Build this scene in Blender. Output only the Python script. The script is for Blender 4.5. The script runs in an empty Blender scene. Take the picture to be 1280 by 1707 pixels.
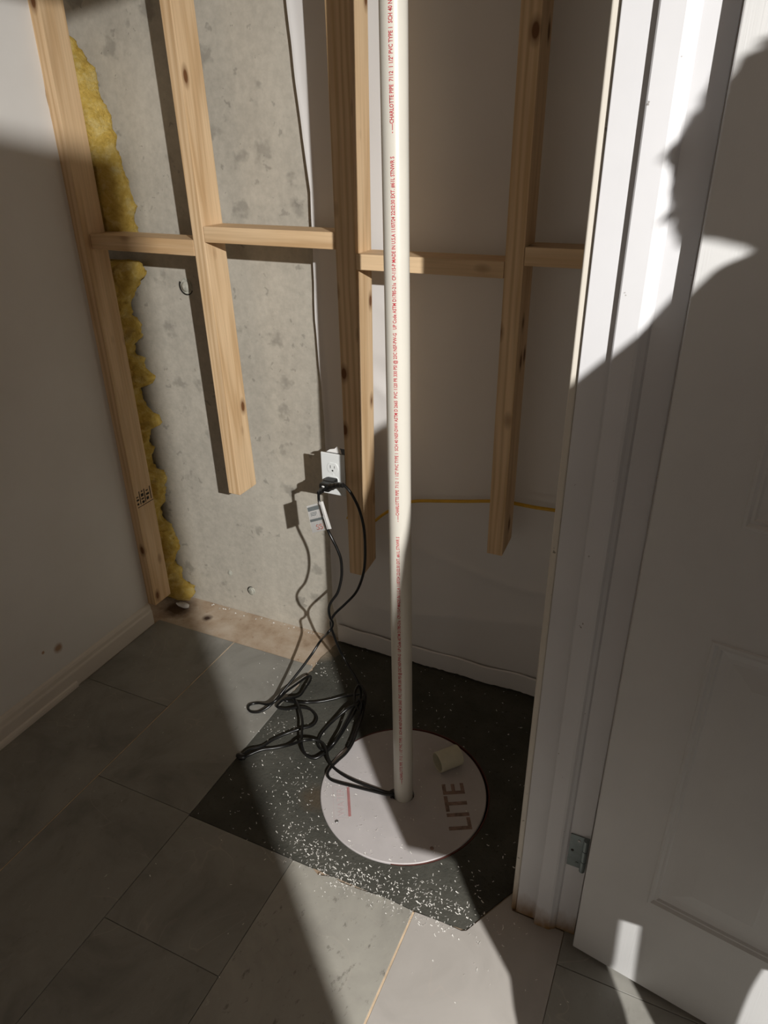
import bpy, bmesh, math, random
from mathutils import Vector, Matrix, noise
random.seed(7)
S = bpy.context.scene
COL = S.collection
# ---------------------------------------------------------------- camera
H = 1.50
FPX = 1183.0
RIGHT = Vector((0.9091, 0.4163, -0.0128)).normalized()
FWD = Vector((-0.3746, 0.8041, -0.4615)).normalized()
UP = RIGHT.cross(FWD).normalized()
RIGHT = FWD.cross(UP).normalized()
EYE = Vector((0, 0, H))
cam_data = bpy.data.cameras.new('camera')
cam_data.sensor_fit = 'VERTICAL'
cam_data.sensor_height = 36.0
cam_data.lens = FPX * 36.0 / 1707.0
cam_data.clip_start = 0.01
cam = bpy.data.objects.new('camera', cam_data)
COL.objects.link(cam)
cam.matrix_world = Matrix((
    (RIGHT.x, UP.x, -FWD.x, EYE.x), (RIGHT.y, UP.y, -FWD.y, EYE.y),
    (RIGHT.z, UP.z, -FWD.z, EYE.z), (0, 0, 0, 1)))
S.camera = cam
# ---------------------------------------------------------------- world, lamp, exposure
W = bpy.data.worlds.new('world')
S.world = W
W.use_nodes = True
W.node_tree.nodes['Background'].inputs[0].default_value = (1, 0.88, 0.75, 1)
W.node_tree.nodes['Background'].inputs[1].default_value = 0.28
LAMP = Vector((1.574, -1.10, 2.28))
ld = bpy.data.lights.new('ceiling_bulb_light', 'SPOT')   # directional ceiling lamp tilted towards the closet
ld.spot_size = math.radians(100)
ld.spot_blend = 1.0
ld.energy = 480
ld.color = (1.0, 0.975, 0.94)
ld.shadow_soft_size = 0.02
lo = bpy.data.objects.new('ceiling_bulb_light', ld)
lo.location = LAMP
lo.rotation_euler = (Vector((-0.45, 1.0, 0.0)) - LAMP).to_track_quat('-Z', 'Y').to_euler()
COL.objects.link(lo)
S.view_settings.view_transform = 'Standard'
S.view_settings.look = 'None'
S.view_settings.gamma = 1.0
S.view_settings.use_curve_mapping = False
S.view_settings.exposure = 0.5
# added fill light (warm, dim, soft) that lifts the ambient level
l2 = bpy.data.lights.new('fill_light', 'AREA')
l2.shape = 'DISK'
l2.size = 1.4
l2.energy = 8
l2.color = (1.0, 0.87, 0.72)
l2o = bpy.data.objects.new('fill_light', l2)
l2o.location = (1.6, -1.9, 2.40)
COL.objects.link(l2o)


# ---------------------------------------------------------------- point helpers
def ray(u, v):
    return RIGHT * (u - 640.0) + UP * -(v - 853.5) + FWD * FPX


def onZ(u, v, z=0.0):
    d = ray(u, v)
    return EYE + d * ((z - H) / d.z)


def onY(u, v, y):
    d = ray(u, v)
    return EYE + d * (y / d.y)


def onX(u, v, x):
    d = ray(u, v)
    return EYE + d * (x / d.x)


# ---------------------------------------------------------------- object helpers
def tag(o, label=None, cat=None, group=None, kind=None):
    if label: o['label'] = label
    if cat: o['category'] = cat
    if group: o['group'] = group
    if kind: o['kind'] = kind
    return o


def empty(name, loc=(0, 0, 0), rot=(0, 0, 0)):
    o = bpy.data.objects.new(name, None)
    o.empty_display_size = 0.05
    o.location = loc
    o.rotation_euler = rot
    COL.objects.link(o)
    return o


def obj(name, bm, mat, parent=None, smooth=False, loc=None):
    me = bpy.data.meshes.new(name)
    bmesh.ops.recalc_face_normals(bm, faces=bm.faces[:])
    bm.to_mesh(me)
    bm.free()
    if smooth:
        for p in me.polygons: p.use_smooth = True
    o = bpy.data.objects.new(name, me)
    COL.objects.link(o)
    if isinstance(mat, (list, tuple)):
        for m in mat: me.materials.append(m)
    elif mat: me.materials.append(mat)
    if loc is not None: o.location = loc
    if parent: o.parent = parent
    return o


def box(bm, lo, hi, bev=0.0, seg=1):
    vs = [bm.verts.new((x, y, z)) for x in (lo[0], hi[0]) for y in (lo[1], hi[1]) for z in (lo[2], hi[2])]
    idx = [(0, 1, 3, 2), (4, 6, 7, 5), (0, 4, 5, 1), (2, 3, 7, 6), (0, 2, 6, 4), (1, 5, 7, 3)]
    fs = [bm.faces.new([vs[i] for i in f]) for f in idx]
    if bev > 0:
        es = list({e for f in fs for e in f.edges})
        bmesh.ops.bevel(bm, geom=es, offset=bev, segments=seg, affect='EDGES', profile=0.5)
    return bm


def boxobj(name, lo, hi, mat, parent=None, bev=0.0, seg=1):
    return obj(name, box(bmesh.new(), lo, hi, bev, seg), mat, parent)


def hexa(bm, c, bev=0.0, seg=2):
    """c: 8 corners, index = x*4+y*2+z"""
    vs = [bm.verts.new(p) for p in c]
    idx = [(0, 1, 3, 2), (4, 6, 7, 5), (0, 4, 5, 1), (2, 3, 7, 6), (0, 2, 6, 4), (1, 5, 7, 3)]
    fs = [bm.faces.new([vs[i] for i in f]) for f in idx]
    if bev > 0:
        es = list({e for f in fs for e in f.edges})
        bmesh.ops.bevel(bm, geom=es, offset=bev, segments=seg, affect='EDGES', profile=0.6)
    return bm


def catmull(pts, per=8):
    out = []
    n = len(pts)
    for i in range(n - 1):
        p0 = pts[max(i - 1, 0)]; p1 = pts[i]; p2 = pts[i + 1]; p3 = pts[min(i + 2, n - 1)]
        for k in range(per):
            t = k / per
            out.append(0.5 * ((2 * p1) + (p2 - p0) * t + (2 * p0 - 5 * p1 + 4 * p2 - p3) * t * t + (3 * p1 - p0 - 3 * p2 + p3) * t ** 3))
    out.append(pts[-1].copy())
    return out


def tube(bm, pts, r, n=10, flat=1.0, cap=True):
    rings = []
    t0 = (pts[1] - pts[0]).normalized()
    nrm = t0.orthogonal().normalized()
    for i, p in enumerate(pts):
        a = pts[max(i - 1, 0)]; b = pts[min(i + 1, len(pts) - 1)]
        t = (b - a).normalized() if (b - a).length > 1e-9 else t0
        nrm = (nrm - t * nrm.dot(t)).normalized()
        bi = t.cross(nrm)
        rr = r(i / (len(pts) - 1)) if callable(r) else r
        rings.append([bm.verts.new(p + nrm * math.cos(2 * math.pi * k / n) * rr + bi * math.sin(2 * math.pi * k / n) * rr * flat) for k in range(n)])
    for a, b in zip(rings, rings[1:]):
        for k in range(n):
            bm.faces.new((a[k], a[(k + 1) % n], b[(k + 1) % n], b[k]))
    if cap:
        bm.faces.new(rings[0][::-1]); bm.faces.new(rings[-1])
    return bm


def prism(bm, poly, z0, z1):
    """poly: list of (x, y); vertical prism"""
    a = [bm.verts.new((x, y, z0)) for x, y in poly]
    b = [bm.verts.new((x, y, z1)) for x, y in poly]
    n = len(poly)
    for i in range(n):
        bm.faces.new((a[i], a[(i + 1) % n], b[(i + 1) % n], b[i]))
    bm.faces.new(a[::-1]); bm.faces.new(b)
    return bm


def lathe(bm, prof, n=48, c=(0, 0, 0), close=False):
    rings = []
    for r, z in prof:
        rings.append([bm.verts.new((c[0] + r * math.cos(2 * math.pi * k / n), c[1] + r * math.sin(2 * math.pi * k / n), c[2] + z)) for k in range(n)])
    m = len(rings)
    for i in range(m if close else m - 1):
        a = rings[i]; b = rings[(i + 1) % m]
        for k in range(n):
            bm.faces.new((a[k], a[(k + 1) % n], b[(k + 1) % n], b[k]))
    return bm


def text_mesh(body, size, extrude=0.0, bold=0.0):
    cu = bpy.data.curves.new('lettering', 'FONT')
    cu.body = body
    cu.size = size
    cu.extrude = extrude
    cu.resolution_u = 2
    cu.offset = bold
    t = bpy.data.objects.new('lettering', cu)
    COL.objects.link(t)
    bpy.context.view_layer.update()
    me = bpy.data.meshes.new_from_object(t)
    bpy.data.objects.remove(t)
    return me


# ---------------------------------------------------------------- materials
def newmat(name):
    m = bpy.data.materials.new(name)
    m.use_nodes = True
    nt = m.node_tree
    b = nt.nodes['Principled BSDF']
    return m, nt, b


def rgb(s):
    """sRGB 0-255 -> linear"""
    return tuple(((c / 255) / 12.92 if c / 255 <= 0.04045 else ((c / 255 + 0.055) / 1.055) ** 2.4) for c in s) + (1,)


def N(nt, t, **kw):
    n = nt.nodes.new(t)
    for k, v in kw.items():
        if k.startswith('i_'):
            key = k[2:]
            n.inputs[int(key) if key.isdigit() else key.replace('_', ' ')].default_value = v
        else:
            setattr(n, k, v)
    return n


def ramp(nt, fac, stops, interp='LINEAR'):
    r = nt.nodes.new('ShaderNodeValToRGB')
    r.color_ramp.interpolation = interp
    els = r.color_ramp.elements
    while len(els) > 1: els.remove(els[-1])
    els[0].position = stops[0][0]; els[0].color = stops[0][1]
    for p, c in stops[1:]:
        e = els.new(p); e.color = c
    nt.links.new(fac, r.inputs[0])
    return r.outputs[0]


def mixc(nt, fac, a, b, mode='MIX'):
    m = nt.nodes.new('ShaderNodeMix')
    m.data_type = 'RGBA'
    m.blend_type = mode
    L = nt.links.new
    if hasattr(fac, 'links') or not isinstance(fac, (int, float)): L(fac, m.inputs[0])
    else: m.inputs[0].default_value = fac
    for s, i in ((a, 6), (b, 7)):
        if isinstance(s, tuple): m.inputs[i].default_value = s
        else: L(s, m.inputs[i])
    return m.outputs[2]


def coords(nt, kind='Object', scale=(1, 1, 1), loc=(0, 0, 0), rnd=False):
    tc = N(nt, 'ShaderNodeTexCoord')
    mp = N(nt, 'ShaderNodeMapping')
    mp.inputs['Scale'].default_value = scale
    mp.inputs['Location'].default_value = loc
    src = tc.outputs[kind]
    if rnd:
        oi = N(nt, 'ShaderNodeObjectInfo')
        mul = N(nt, 'ShaderNodeVectorMath', operation='SCALE')
        mul.inputs[0].default_value = (13.1, 7.7, 5.3)
        nt.links.new(oi.outputs['Random'], mul.inputs['Scale'])
        ad = N(nt, 'ShaderNodeVectorMath', operation='ADD')
        nt.links.new(src, ad.inputs[0]); nt.links.new(mul.outputs[0], ad.inputs[1])
        src = ad.outputs[0]
    nt.links.new(src, mp.inputs['Vector'])
    return mp.outputs[0]


def noi(nt, vec, scale, detail=4, rough=0.55, dist=0.0):
    n = N(nt, 'ShaderNodeTexNoise')
    n.inputs['Scale'].default_value = scale
    n.inputs['Detail'].default_value = detail
    n.inputs['Roughness'].default_value = rough
    n.inputs['Distortion'].default_value = dist
    nt.links.new(vec, n.inputs['Vector'])
    return n.outputs['Fac']


def bump(nt, b, h, strength=0.3, dist=0.001):
    bp = N(nt, 'ShaderNodeBump')
    bp.inputs['Strength'].default_value = strength
    bp.inputs['Distance'].default_value = dist
    nt.links.new(h, bp.inputs['Height'])
    nt.links.new(bp.outputs[0], b.inputs['Normal'])


def plain(name, col, rough=0.5, metal=0.0, var=0.06, vs=40, bs=0.1, bd=0.0006, spec=0.5):
    m, nt, b = newmat(name)
    c = rgb(col)
    v = coords(nt)
    f = noi(nt, v, vs, 4)
    lo_ = tuple(x * (1 - var * 2) for x in c[:3]) + (1,)
    hi_ = tuple(min(1, x * (1 + var)) for x in c[:3]) + (1,)
    nt.links.new(ramp(nt, f, [(0.3, lo_), (0.7, hi_)]), b.inputs['Base Color'])
    b.inputs['Roughness'].default_value = rough
    b.inputs['Metallic'].default_value = metal
    b.inputs['Specular IOR Level'].default_value = spec
    if bs: bump(nt, b, f, bs, bd)
    return m


def spot_mask(nt, vec, centre, radius, warp=0.35):
    """1 inside an irregular blotch around centre (object = world coords)"""
    nz = N(nt, 'ShaderNodeTexNoise')
    nz.inputs['Scale'].default_value = 45
    nz.inputs['Detail'].default_value = 3
    nt.links.new(vec, nz.inputs['Vector'])
    sub = N(nt, 'ShaderNodeVectorMath', operation='SUBTRACT')
    nt.links.new(vec, sub.inputs[0]); sub.inputs[1].default_value = centre
    ln = N(nt, 'ShaderNodeVectorMath', operation='LENGTH')
    nt.links.new(sub.outputs[0], ln.inputs[0])
    ma = N(nt, 'ShaderNodeMath', operation='MULTIPLY_ADD')
    nt.links.new(nz.outputs['Fac'], ma.inputs[0]); ma.inputs[1].default_value = -radius * 2 * warp
    nt.links.new(ln.outputs['Value'], ma.inputs[2])
    mr = N(nt, 'ShaderNodeMapRange')
    nt.links.new(ma.outputs[0], mr.inputs[0])
    mr.inputs[1].default_value = radius * 0.75; mr.inputs[2].default_value = radius * 0.1
    mr.inputs[3].default_value = 0; mr.inputs[4].default_value = 1
    return mr.outputs[0]


def wood_mat(name, axis, base=(222, 192, 152), dark=(194, 158, 114)):
    m, nt, b = newmat(name)
    L = nt.links.new
    sc = [9.0, 9.0, 9.0]; sc[axis] = 0.55
    v = coords(nt, 'Object', tuple(sc), rnd=True)
    warp = noi(nt, coords(nt, 'Object', (1, 1, 1), rnd=True), 3.0, 2)
    g1 = N(nt, 'ShaderNodeTexWave')
    g1.wave_type = 'BANDS'; g1.bands_direction = 'X' if axis != 0 else 'Y'
    g1.inputs['Scale'].default_value = 2.2
    g1.inputs['Distortion'].default_value = 7
    g1.inputs['Detail'].default_value = 3
    g1.inputs['Detail Scale'].default_value = 1.1
    L(v, g1.inputs['Vector'])
    sc2 = [130.0, 130.0, 130.0]; sc2[axis] = 4.0
    fib = noi(nt, coords(nt, 'Object', tuple(sc2), rnd=True), 1.0, 3)
    c1 = ramp(nt, g1.outputs['Fac'], [(0.0, rgb(dark)), (0.55, rgb(base)), (1.0, rgb(tuple(min(255, c + 10) for c in base)))])
    c2 = mixc(nt, 0.35, c1, ramp(nt, fib, [(0.3, rgb(tuple(int(c * 0.82) for c in dark))), (0.62, rgb(base))]))
    c3 = mixc(nt, 0.25, c2, ramp(nt, warp, [(0.35, rgb((204, 168, 126))), (0.65, rgb((232, 208, 174)))]))
    # knots
    ks = [17.0, 17.0, 17.0]; ks[axis] = 8.5
    vo = N(nt, 'ShaderNodeTexVoronoi')
    vo.inputs['Scale'].default_value = 1.0
    vo.inputs['Randomness'].default_value = 1.0
    L(coords(nt, 'Object', tuple(ks), rnd=True), vo.inputs['Vector'])
    ring = ramp(nt, vo.outputs['Distance'], [(0.10, (1, 1, 1, 1)), (0.14, (0.55, 0.55, 0.55, 1)), (0.26, (0, 0, 0, 1))])
    gate = ramp(nt, N_sepx(nt, vo.outputs['Color']), [(0.52, (0, 0, 0, 1)), (0.54, (1, 1, 1, 1))])
    km = mixc(nt, 1.0, ring, gate, 'MULTIPLY')
    c4 = mixc(nt, km, c3, rgb((112, 74, 42)))
    L(c4, b.inputs['Base Color'])
    b.inputs['Roughness'].default_value = 0.62
    b.inputs['Specular IOR Level'].default_value = 0.3
    bump(nt, b, fib, 0.25, 0.0006)
    return m


def N_sepx(nt, out):
    s = N(nt, 'ShaderNodeSeparateColor')
    nt.links.new(out, s.inputs[0])
    return s.outputs[0]


def concrete_mat(name, base, stains=True, spots=True):
    m, nt, b = newmat(name)
    L = nt.links.new
    v = coords(nt)
    big = noi(nt, v, 2.6, 6, 0.6)
    fine = noi(nt, v, 60, 5, 0.6)
    vert = noi(nt, coords(nt, scale=(9, 9, 1.3)), 1.0, 5, 0.6)
    c = ramp(nt, big, [(0.28, rgb(tuple(int(x * 0.86) for x in base))), (0.5, rgb(base)), (0.75, rgb(tuple(min(255, int(x * 1.08)) for x in base)))])
    c = mixc(nt, 0.35, c, ramp(nt, vert, [(0.3, rgb(tuple(int(x * 0.84) for x in base))), (0.7, rgb(tuple(min(255, int(x * 1.1)) for x in base)))]))
    c = mixc(nt, 0.25, c, ramp(nt, fine, [(0.3, rgb(tuple(int(x * 0.8) for x in base))), (0.7, rgb(tuple(min(255, int(x * 1.12)) for x in base)))]))
    if spots:
        w = N(nt, 'ShaderNodeTexNoise'); w.inputs['Scale'].default_value = 40
        L(v, w.inputs['Vector'])
        ad = N(nt, 'ShaderNodeVectorMath', operation='MULTIPLY_ADD')
        L(w.outputs['Color'], ad.inputs[0]); ad.inputs[1].default_value = (0.06, 0.06, 0.06)
        L(v, ad.inputs[2])
        for scale, th, gate_t, colr, amt in ((13, 0.38, 0.62, 0.68, 0.5), (27, 0.26, 0.74, 0.62, 0.42), (60, 0.16, 0.80, 0.5, 0.5)):
            vo = N(nt, 'ShaderNodeTexVoronoi'); vo.inputs['Scale'].default_value = scale
            L(ad.outputs[0], vo.inputs['Vector'])
            rg = ramp(nt, vo.outputs['Distance'], [(th * 0.5, (1, 1, 1, 1)), (th, (0, 0, 0, 1))])
            gt = ramp(nt, N_sepx(nt, vo.outputs['Color']), [(gate_t, (0, 0, 0, 1)), (gate_t + 0.05, (amt, amt, amt, 1))])
            mk = mixc(nt, 1.0, rg, gt, 'MULTIPLY')
            # height gate: pitting is mostly in the upper part of the pour
            c = mixc(nt, mk, c, rgb(tuple(int(x * colr) for x in base)))
    L(c, b.inputs['Base Color'])
    b.inputs['Roughness'].default_value = 0.85
    b.inputs['Specular IOR Level'].default_value = 0.25
    h = mixc(nt, 0.5, big, fine)
    bump(nt, b, h, 0.35, 0.003)
    return m


M = {}
# painted drywall with a scuffed rusty stain low on it
m, nt, b = newmat('painted_drywall')
v = coords(nt)
f = noi(nt, v, 3.0, 4)
c = ramp(nt, f, [(0.3, rgb((214, 211, 206))), (0.7, rgb((223, 221, 217)))])
sc_ = onX(97, 1080, -1.622)
c = mixc(nt, spot_mask(nt, v, tuple(sc_), 0.017), c, rgb((168, 138, 112)))
s2_ = onX(72, 1088, -1.622)
c = mixc(nt, spot_mask(nt, v, tuple(s2_), 0.006), c, rgb((170, 135, 108)))
nt.links.new(c, b.inputs['Base Color'])
b.inputs['Roughness'].default_value = 0.75
b.inputs['Specular IOR Level'].default_value = 0.3
bump(nt, b, noi(nt, v, 220, 3), 0.08, 0.0006)
M['drywall'] = m
M['ceiling'] = plain('ceiling_paint', (226, 224, 220), 0.85, var=0.02)
M['gypsum'] = plain('broken_gypsum_edge', (168, 140, 104), 0.9, var=0.2, vs=120, bs=0.6, bd=0.003)
M['far_wall'] = plain('tan_painted_wall', (178, 160, 142), 0.8, var=0.1, vs=5)
M['far_floor'] = plain('brown_carpet', (84, 74, 64), 0.95, var=0.1)
M['concrete'] = concrete_mat('poured_concrete', (188, 183, 171))
M['wood_z'] = wood_mat('pine_grain_upright', 2)
M['wood_x'] = wood_mat('pine_grain_lying', 0)


def trim_paint(name, base, dirt_h=0.0, grain=False):
    m, nt, b = newmat(name)
    L = nt.links.new
    v = coords(nt)
    f = noi(nt, v, 6, 4)
    c = ramp(nt, f, [(0.3, rgb(tuple(int(x * 0.97) for x in base))), (0.7, rgb(base))])
    if dirt_h > 0:
        sx = N(nt, 'ShaderNodeSeparateXYZ'); L(v, sx.inputs[0])
        nn = noi(nt, coords(nt, scale=(1, 1, 0.35)), 38, 5, 0.6)
        ma = N(nt, 'ShaderNodeMath', operation='MULTIPLY_ADD')
        L(nn, ma.inputs[0]); ma.inputs[1].default_value = -dirt_h * 1.7; L(sx.outputs[2], ma.inputs[2])
        mr = N(nt, 'ShaderNodeMapRange'); L(ma.outputs[0], mr.inputs[0])
        mr.inputs[1].default_value = dirt_h * 0.35; mr.inputs[2].default_value = -dirt_h * 0.9
        c = mixc(nt, mr.outputs[0], c, rgb((132, 100, 58)))
        sp = noi(nt, v, 70, 2)
        c = mixc(nt, ramp(nt, sp, [(0.735, (0, 0, 0, 1)), (0.76, (0.7, 0.7, 0.7, 1))]), c, rgb((90, 78, 62)))
    L(c, b.inputs['Base Color'])
    b.inputs['Roughness'].default_value = 0.42
    if grain:
        g = noi(nt, coords(nt, scale=(420, 420, 7)), 1.0, 2, 0.5)
        bump(nt, b, g, 0.35, 0.0006)
    else:
        bump(nt, b, noi(nt, v, 90, 3), 0.08, 0.0005)
    return m


M['trim'] = trim_paint('white_trim_paint', (204, 204, 206), 0.055)
M['trim_cream'] = trim_paint('cream_casing_paint', (208, 202, 190), 0.08)
M['door'] = trim_paint('white_moulded_door_paint', (208, 208, 207), 0.0, True)
M['baseboard'] = trim_paint('white_baseboard_paint', (214, 206, 194), 0.0)


def tile_mat(name, base, veins, mott, specks):
    m, nt, b = newmat(name)
    L = nt.links.new
    v = coords(nt, 'Object', (1, 1, 1), rnd=True)
    f = noi(nt, v, 5.0, 6, 0.62, 0.6)
    c = ramp(nt, f, [(0.25, rgb(tuple(int(x * (1 - mott)) for x in base))), (0.5, rgb(base)), (0.72, rgb(tuple(min(255, int(x * (1 + mott * 0.5))) for x in base)))])
    if veins:
        vn = N(nt, 'ShaderNodeTexNoise'); vn.inputs['Scale'].default_value = 3.1
        vn.inputs['Detail'].default_value = 3; vn.inputs['Distortion'].default_value = 1.1
        L(v, vn.inputs['Vector'])
        vr = ramp(nt, vn.outputs['Fac'], [(0.495, (0, 0, 0, 1)), (0.5, (veins * .6, veins * .6, veins * .6, 1)), (0.505, (0, 0, 0, 1))])
        fade = ramp(nt, noi(nt, v, 4, 2), [(0.4, (0, 0, 0, 1)), (0.6, (1, 1, 1, 1))])
        c = mixc(nt, mixc(nt, 1.0, vr, fade, 'MULTIPLY'), c, rgb((196, 182, 170)))
    if specks:
        s = noi(nt, coords(nt, 'Object', (1.5, 0.8, 1), rnd=True), 42, 5, 0.7)
        c = mixc(nt, ramp(nt, s, [(0.30, (specks, specks, specks, 1)), (0.40, (0, 0, 0, 1))]), c, rgb((78, 74, 66)))
        c = mixc(nt, ramp(nt, s, [(0.64, (0, 0, 0, 1)), (0.74, (specks, specks, specks, 1))]), c, rgb((188, 184, 176)))
    L(c, b.inputs['Base Color'])
    b.inputs['Roughness'].default_value = 0.42
    b.inputs['Specular IOR Level'].default_value = 0.4
    bump(nt, b, noi(nt, v, 70, 4), 0.15, 0.0006)
    return m


M['tile_light'] = tile_mat('pale_grey_stone_tile', (174, 169, 163), 0.7, 0.08, 0)
M['tile_rough'] = tile_mat('weathered_grey_stone_tile', (160, 157, 148), 0.2, 0.16, 0.55)
M['tile_grey'] = tile_mat('mid_grey_stone_tile', (140, 138, 131), 0.35, 0.17, 0.2)
M['joint'] = plain('cream_joint_line', (214, 190, 160), 0.8, var=0.12)

# bare slab, beige with rust and grime
m, nt, b = newmat('bare_stained_slab')
v = coords(nt)
f = noi(nt, v, 9, 6, 0.65)
c = ramp(nt, f, [(0.25, rgb((136, 112, 88))), (0.45, rgb((176, 156, 134))), (0.7, rgb((196, 182, 164)))])
f2 = noi(nt, v, 34, 5, 0.7)
c = mixc(nt, ramp(nt, f2, [(0.62, (0, 0, 0, 1)), (0.72, (0.7, 0.7, 0.7, 1))]), c, rgb((128, 84, 46)))
nc = onZ(296, 1012)
c = mixc(nt, spot_mask(nt, v, (nc.x, nc.y, 0), 0.07, 0.3), c, rgb((86, 66, 46)))
nc = onZ(345, 1028)
c = mixc(nt, spot_mask(nt, v, (nc.x, nc.y, 0), 0.022, 0.3), c, rgb((60, 40, 28)))
nt.links.new(c, b.inputs['Base Color'])
b.inputs['Roughness'].default_value = 0.9
bump(nt, b, mixc(nt, 0.5, f, f2), 0.5, 0.004)
M['slab'] = m
# fresh dark concrete patch
m, nt, b = newmat('dark_patching_concrete')
v = coords(nt)
f = noi(nt, v, 7, 6, 0.6)
f2 = noi(nt, v, 90, 5, 0.7)
c = ramp(nt, f, [(0.3, rgb((66, 66, 60))), (0.7, rgb((88, 87, 80)))])
c = mixc(nt, ramp(nt, f2, [(0.3, (0.5, 0.5, 0.5, 1)), (0.42, (0, 0, 0, 1))]), c, rgb((44, 42, 36)))
mud = onZ(527, 1330)
c = mixc(nt, spot_mask(nt, v, (mud.x, mud.y, 0), 0.05, 0.3), c, rgb((80, 72, 60)))
tl = onZ(530, 1100)
c = mixc(nt, spot_mask(nt, v, (tl.x - 0.01, tl.y + 0.05, 0), 0.06, 0.3), c, rgb((146, 134, 116)))
nt.links.new(c, b.inputs['Base Color'])
b.inputs['Roughness'].default_value = 0.92
b.inputs['Specular IOR Level'].default_value = 0.2
bump(nt, b, mixc(nt, 0.6, f, f2), 0.7, 0.006)
M['patch'] = m
M['lid'] = plain('off_white_plastic_lid', (190, 185, 184), 0.55, var=0.04, vs=12)
M['lid_letters'] = plain('grimy_moulded_letters', (146, 122, 110), 0.8, var=0.25, vs=60)
M['pink_print'] = plain('faded_pink_print', (190, 174, 174), 0.7, var=0.05)
M['red_print'] = plain('faded_red_bar', (172, 120, 118), 0.7, var=0.1)
M['rim'] = plain('rust_red_basin', (104, 58, 50), 0.8, var=0.25, vs=30)
M['black_void'] = plain('dark_basin_inside', (18, 16, 15), 0.9)
M['pvc'] = plain('white_pvc', (212, 208, 197), 0.32, var=0.015, vs=10, bs=0.02)
M['pvc_fit'] = plain('cream_pvc_fitting', (206, 202, 180), 0.4, var=0.03)
M['red_ink'] = plain('red_ink', (186, 52, 62), 0.6, var=0.15, vs=300, bs=0)
M['black_ink'] = plain('black_stamp_ink', (34, 26, 18), 0.8, var=0.3, vs=200, bs=0)
M['sheet'] = plain('white_vapour_sheet', (218, 216, 214), 0.45, var=0.012, vs=5, bs=0.05, bd=0.002)
M['plastic'] = plain('white_plastic_plate', (226, 229, 228), 0.35, var=0.01)
M['slot'] = plain('dark_slot', (40, 38, 34), 0.7)
M['cord'] = plain('black_rubber_cord', (16, 16, 16), 0.3, var=0.1, bs=0.05)
M['plug'] = plain('black_moulded_plug', (22, 21, 20), 0.4, var=0.1)
M['metal'] = plain('zinc_hinge_metal', (128, 138, 138), 0.42, 0.75, var=0.08, vs=60)
M['steel'] = plain('bright_screw_steel', (170, 170, 168), 0.3, 0.9)
M['tag'] = plain('white_paper_label', (226, 226, 224), 0.5, var=0.02)
M['tag_grey'] = plain('grey_label_band', (128, 136, 138), 0.6)
M['tag_red'] = plain('red_label_print', (196, 92, 70), 0.6)
M['yellow_cable'] = plain('yellow_cable_jacket', (206, 164, 44), 0.45, var=0.06)
M['grout'] = plain('pale_patch_mortar', (186, 186, 174), 0.9, var=0.15, vs=90, bs=0.6, bd=0.003)
M['shaving'] = plain('white_plastic_shaving', (236, 234, 228), 0.5, var=0.02, bs=0)
M['box_blue'] = plain('grey_outlet_box', (60, 66, 74), 0.6)
# insulation
m, nt, b = newmat('yellow_glass_wool')
v = coords(nt)
f = noi(nt, v, 28, 6, 0.7, 0.4)
nt.links.new(ramp(nt, f, [(0.25, rgb((184, 148, 66))), (0.5, rgb((214, 184, 98))), (0.75, rgb((230, 212, 152)))]), b.inputs['Base Color'])
b.inputs['Roughness'].default_value = 1.0
b.inputs['Specular IOR Level'].default_value = 0.05
bump(nt, b, noi(nt, v, 120, 6, 0.75, 0.5), 1.0, 0.006)
M['wool'] = m

# ---------------------------------------------------------------- room shell
YC = 1.71      # concrete face
YF = 1.54      # stud fronts
XL = -1.622    # left drywall face
boxobj('wall_back', (-2.2, YC, -0.1), (0.2, YC + 0.16, 2.46), M['concrete'])['kind'] = 'structure'
wb = bpy.data.objects['wall_back']
# left drywall with a ragged cut end
bm = bmesh.new()
zs = [0.0 + 2.44 * i / 160 for i in range(161)]
ey = []
for z in zs:
    ey.append(1.5205 + 0.0035 * noise.noise(Vector((0, 0, z * 9))) + 0.002 * noise.noise(Vector((3, 0, z * 45))) + random.uniform(-0.0006, 0.0006))
cols = []
for z, y in zip(zs, ey):
    cols.append([bm.verts.new((XL, -0.7, z)), bm.verts.new((XL, y - 0.001, z)), bm.verts.new((XL - 0.0005, y, z)), bm.verts.new((XL - 0.0125, y - 0.002, z)), bm.verts.new((XL - 0.0125, -0.7, z))])
for a, b2 in zip(cols, cols[1:]):
    for k in range(4):
        f_ = bm.faces.new((a[k], b2[k], b2[k + 1], a[k + 1]))
        if k == 2: f_.material_index = 1
wl = obj('wall_left', bm, [M['drywall'], M['gypsum']])
wl['kind'] = 'structure'
boxobj('wall_left_framing', (XL - 0.11, -0.7, 0.0), (XL - 0.0135, 1.40, 2.44), M['gypsum'])['kind'] = 'structure'
boxobj('wall_left_end', (-2.2, 1.40, -0.1), (-2.1, YC - 0.001, 2.44), M['concrete'])['kind'] = 'structure'
# wall that holds the doorway (between closet and outer room)
X0, X1 = -0.149, -0.047
boxobj('wall_right', (X0, 1.0185, -0.0055), (X1, YC - 0.001, 2.44), M['drywall'])['kind'] = 'structure'
boxobj('wall_right_near', (X0, -2.9, -0.0055), (X1, -0.06, 2.44), M['far_wall'])['kind'] = 'structure'
boxobj('wall_right_header', (X0, -0.06, 2.069), (X1, 1.0185, 2.44), M['far_wall'])['kind'] = 'structure'
boxobj('wall_outer_back', (X1 + 0.0005, 2.3, 0), (3.4, 2.4, 2.44), M['far_wall'])['kind'] = 'structure'
boxobj('wall_outer_left', (X0, YC + 0.16, 0), (X1, 2.4, 2.44), M['far_wall'])['kind'] = 'structure'
boxobj('ceiling', (-2.2, -3.0, 2.441), (3.4, 2.4, 2.5), M['far_wall'])['kind'] = 'structure'

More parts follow.
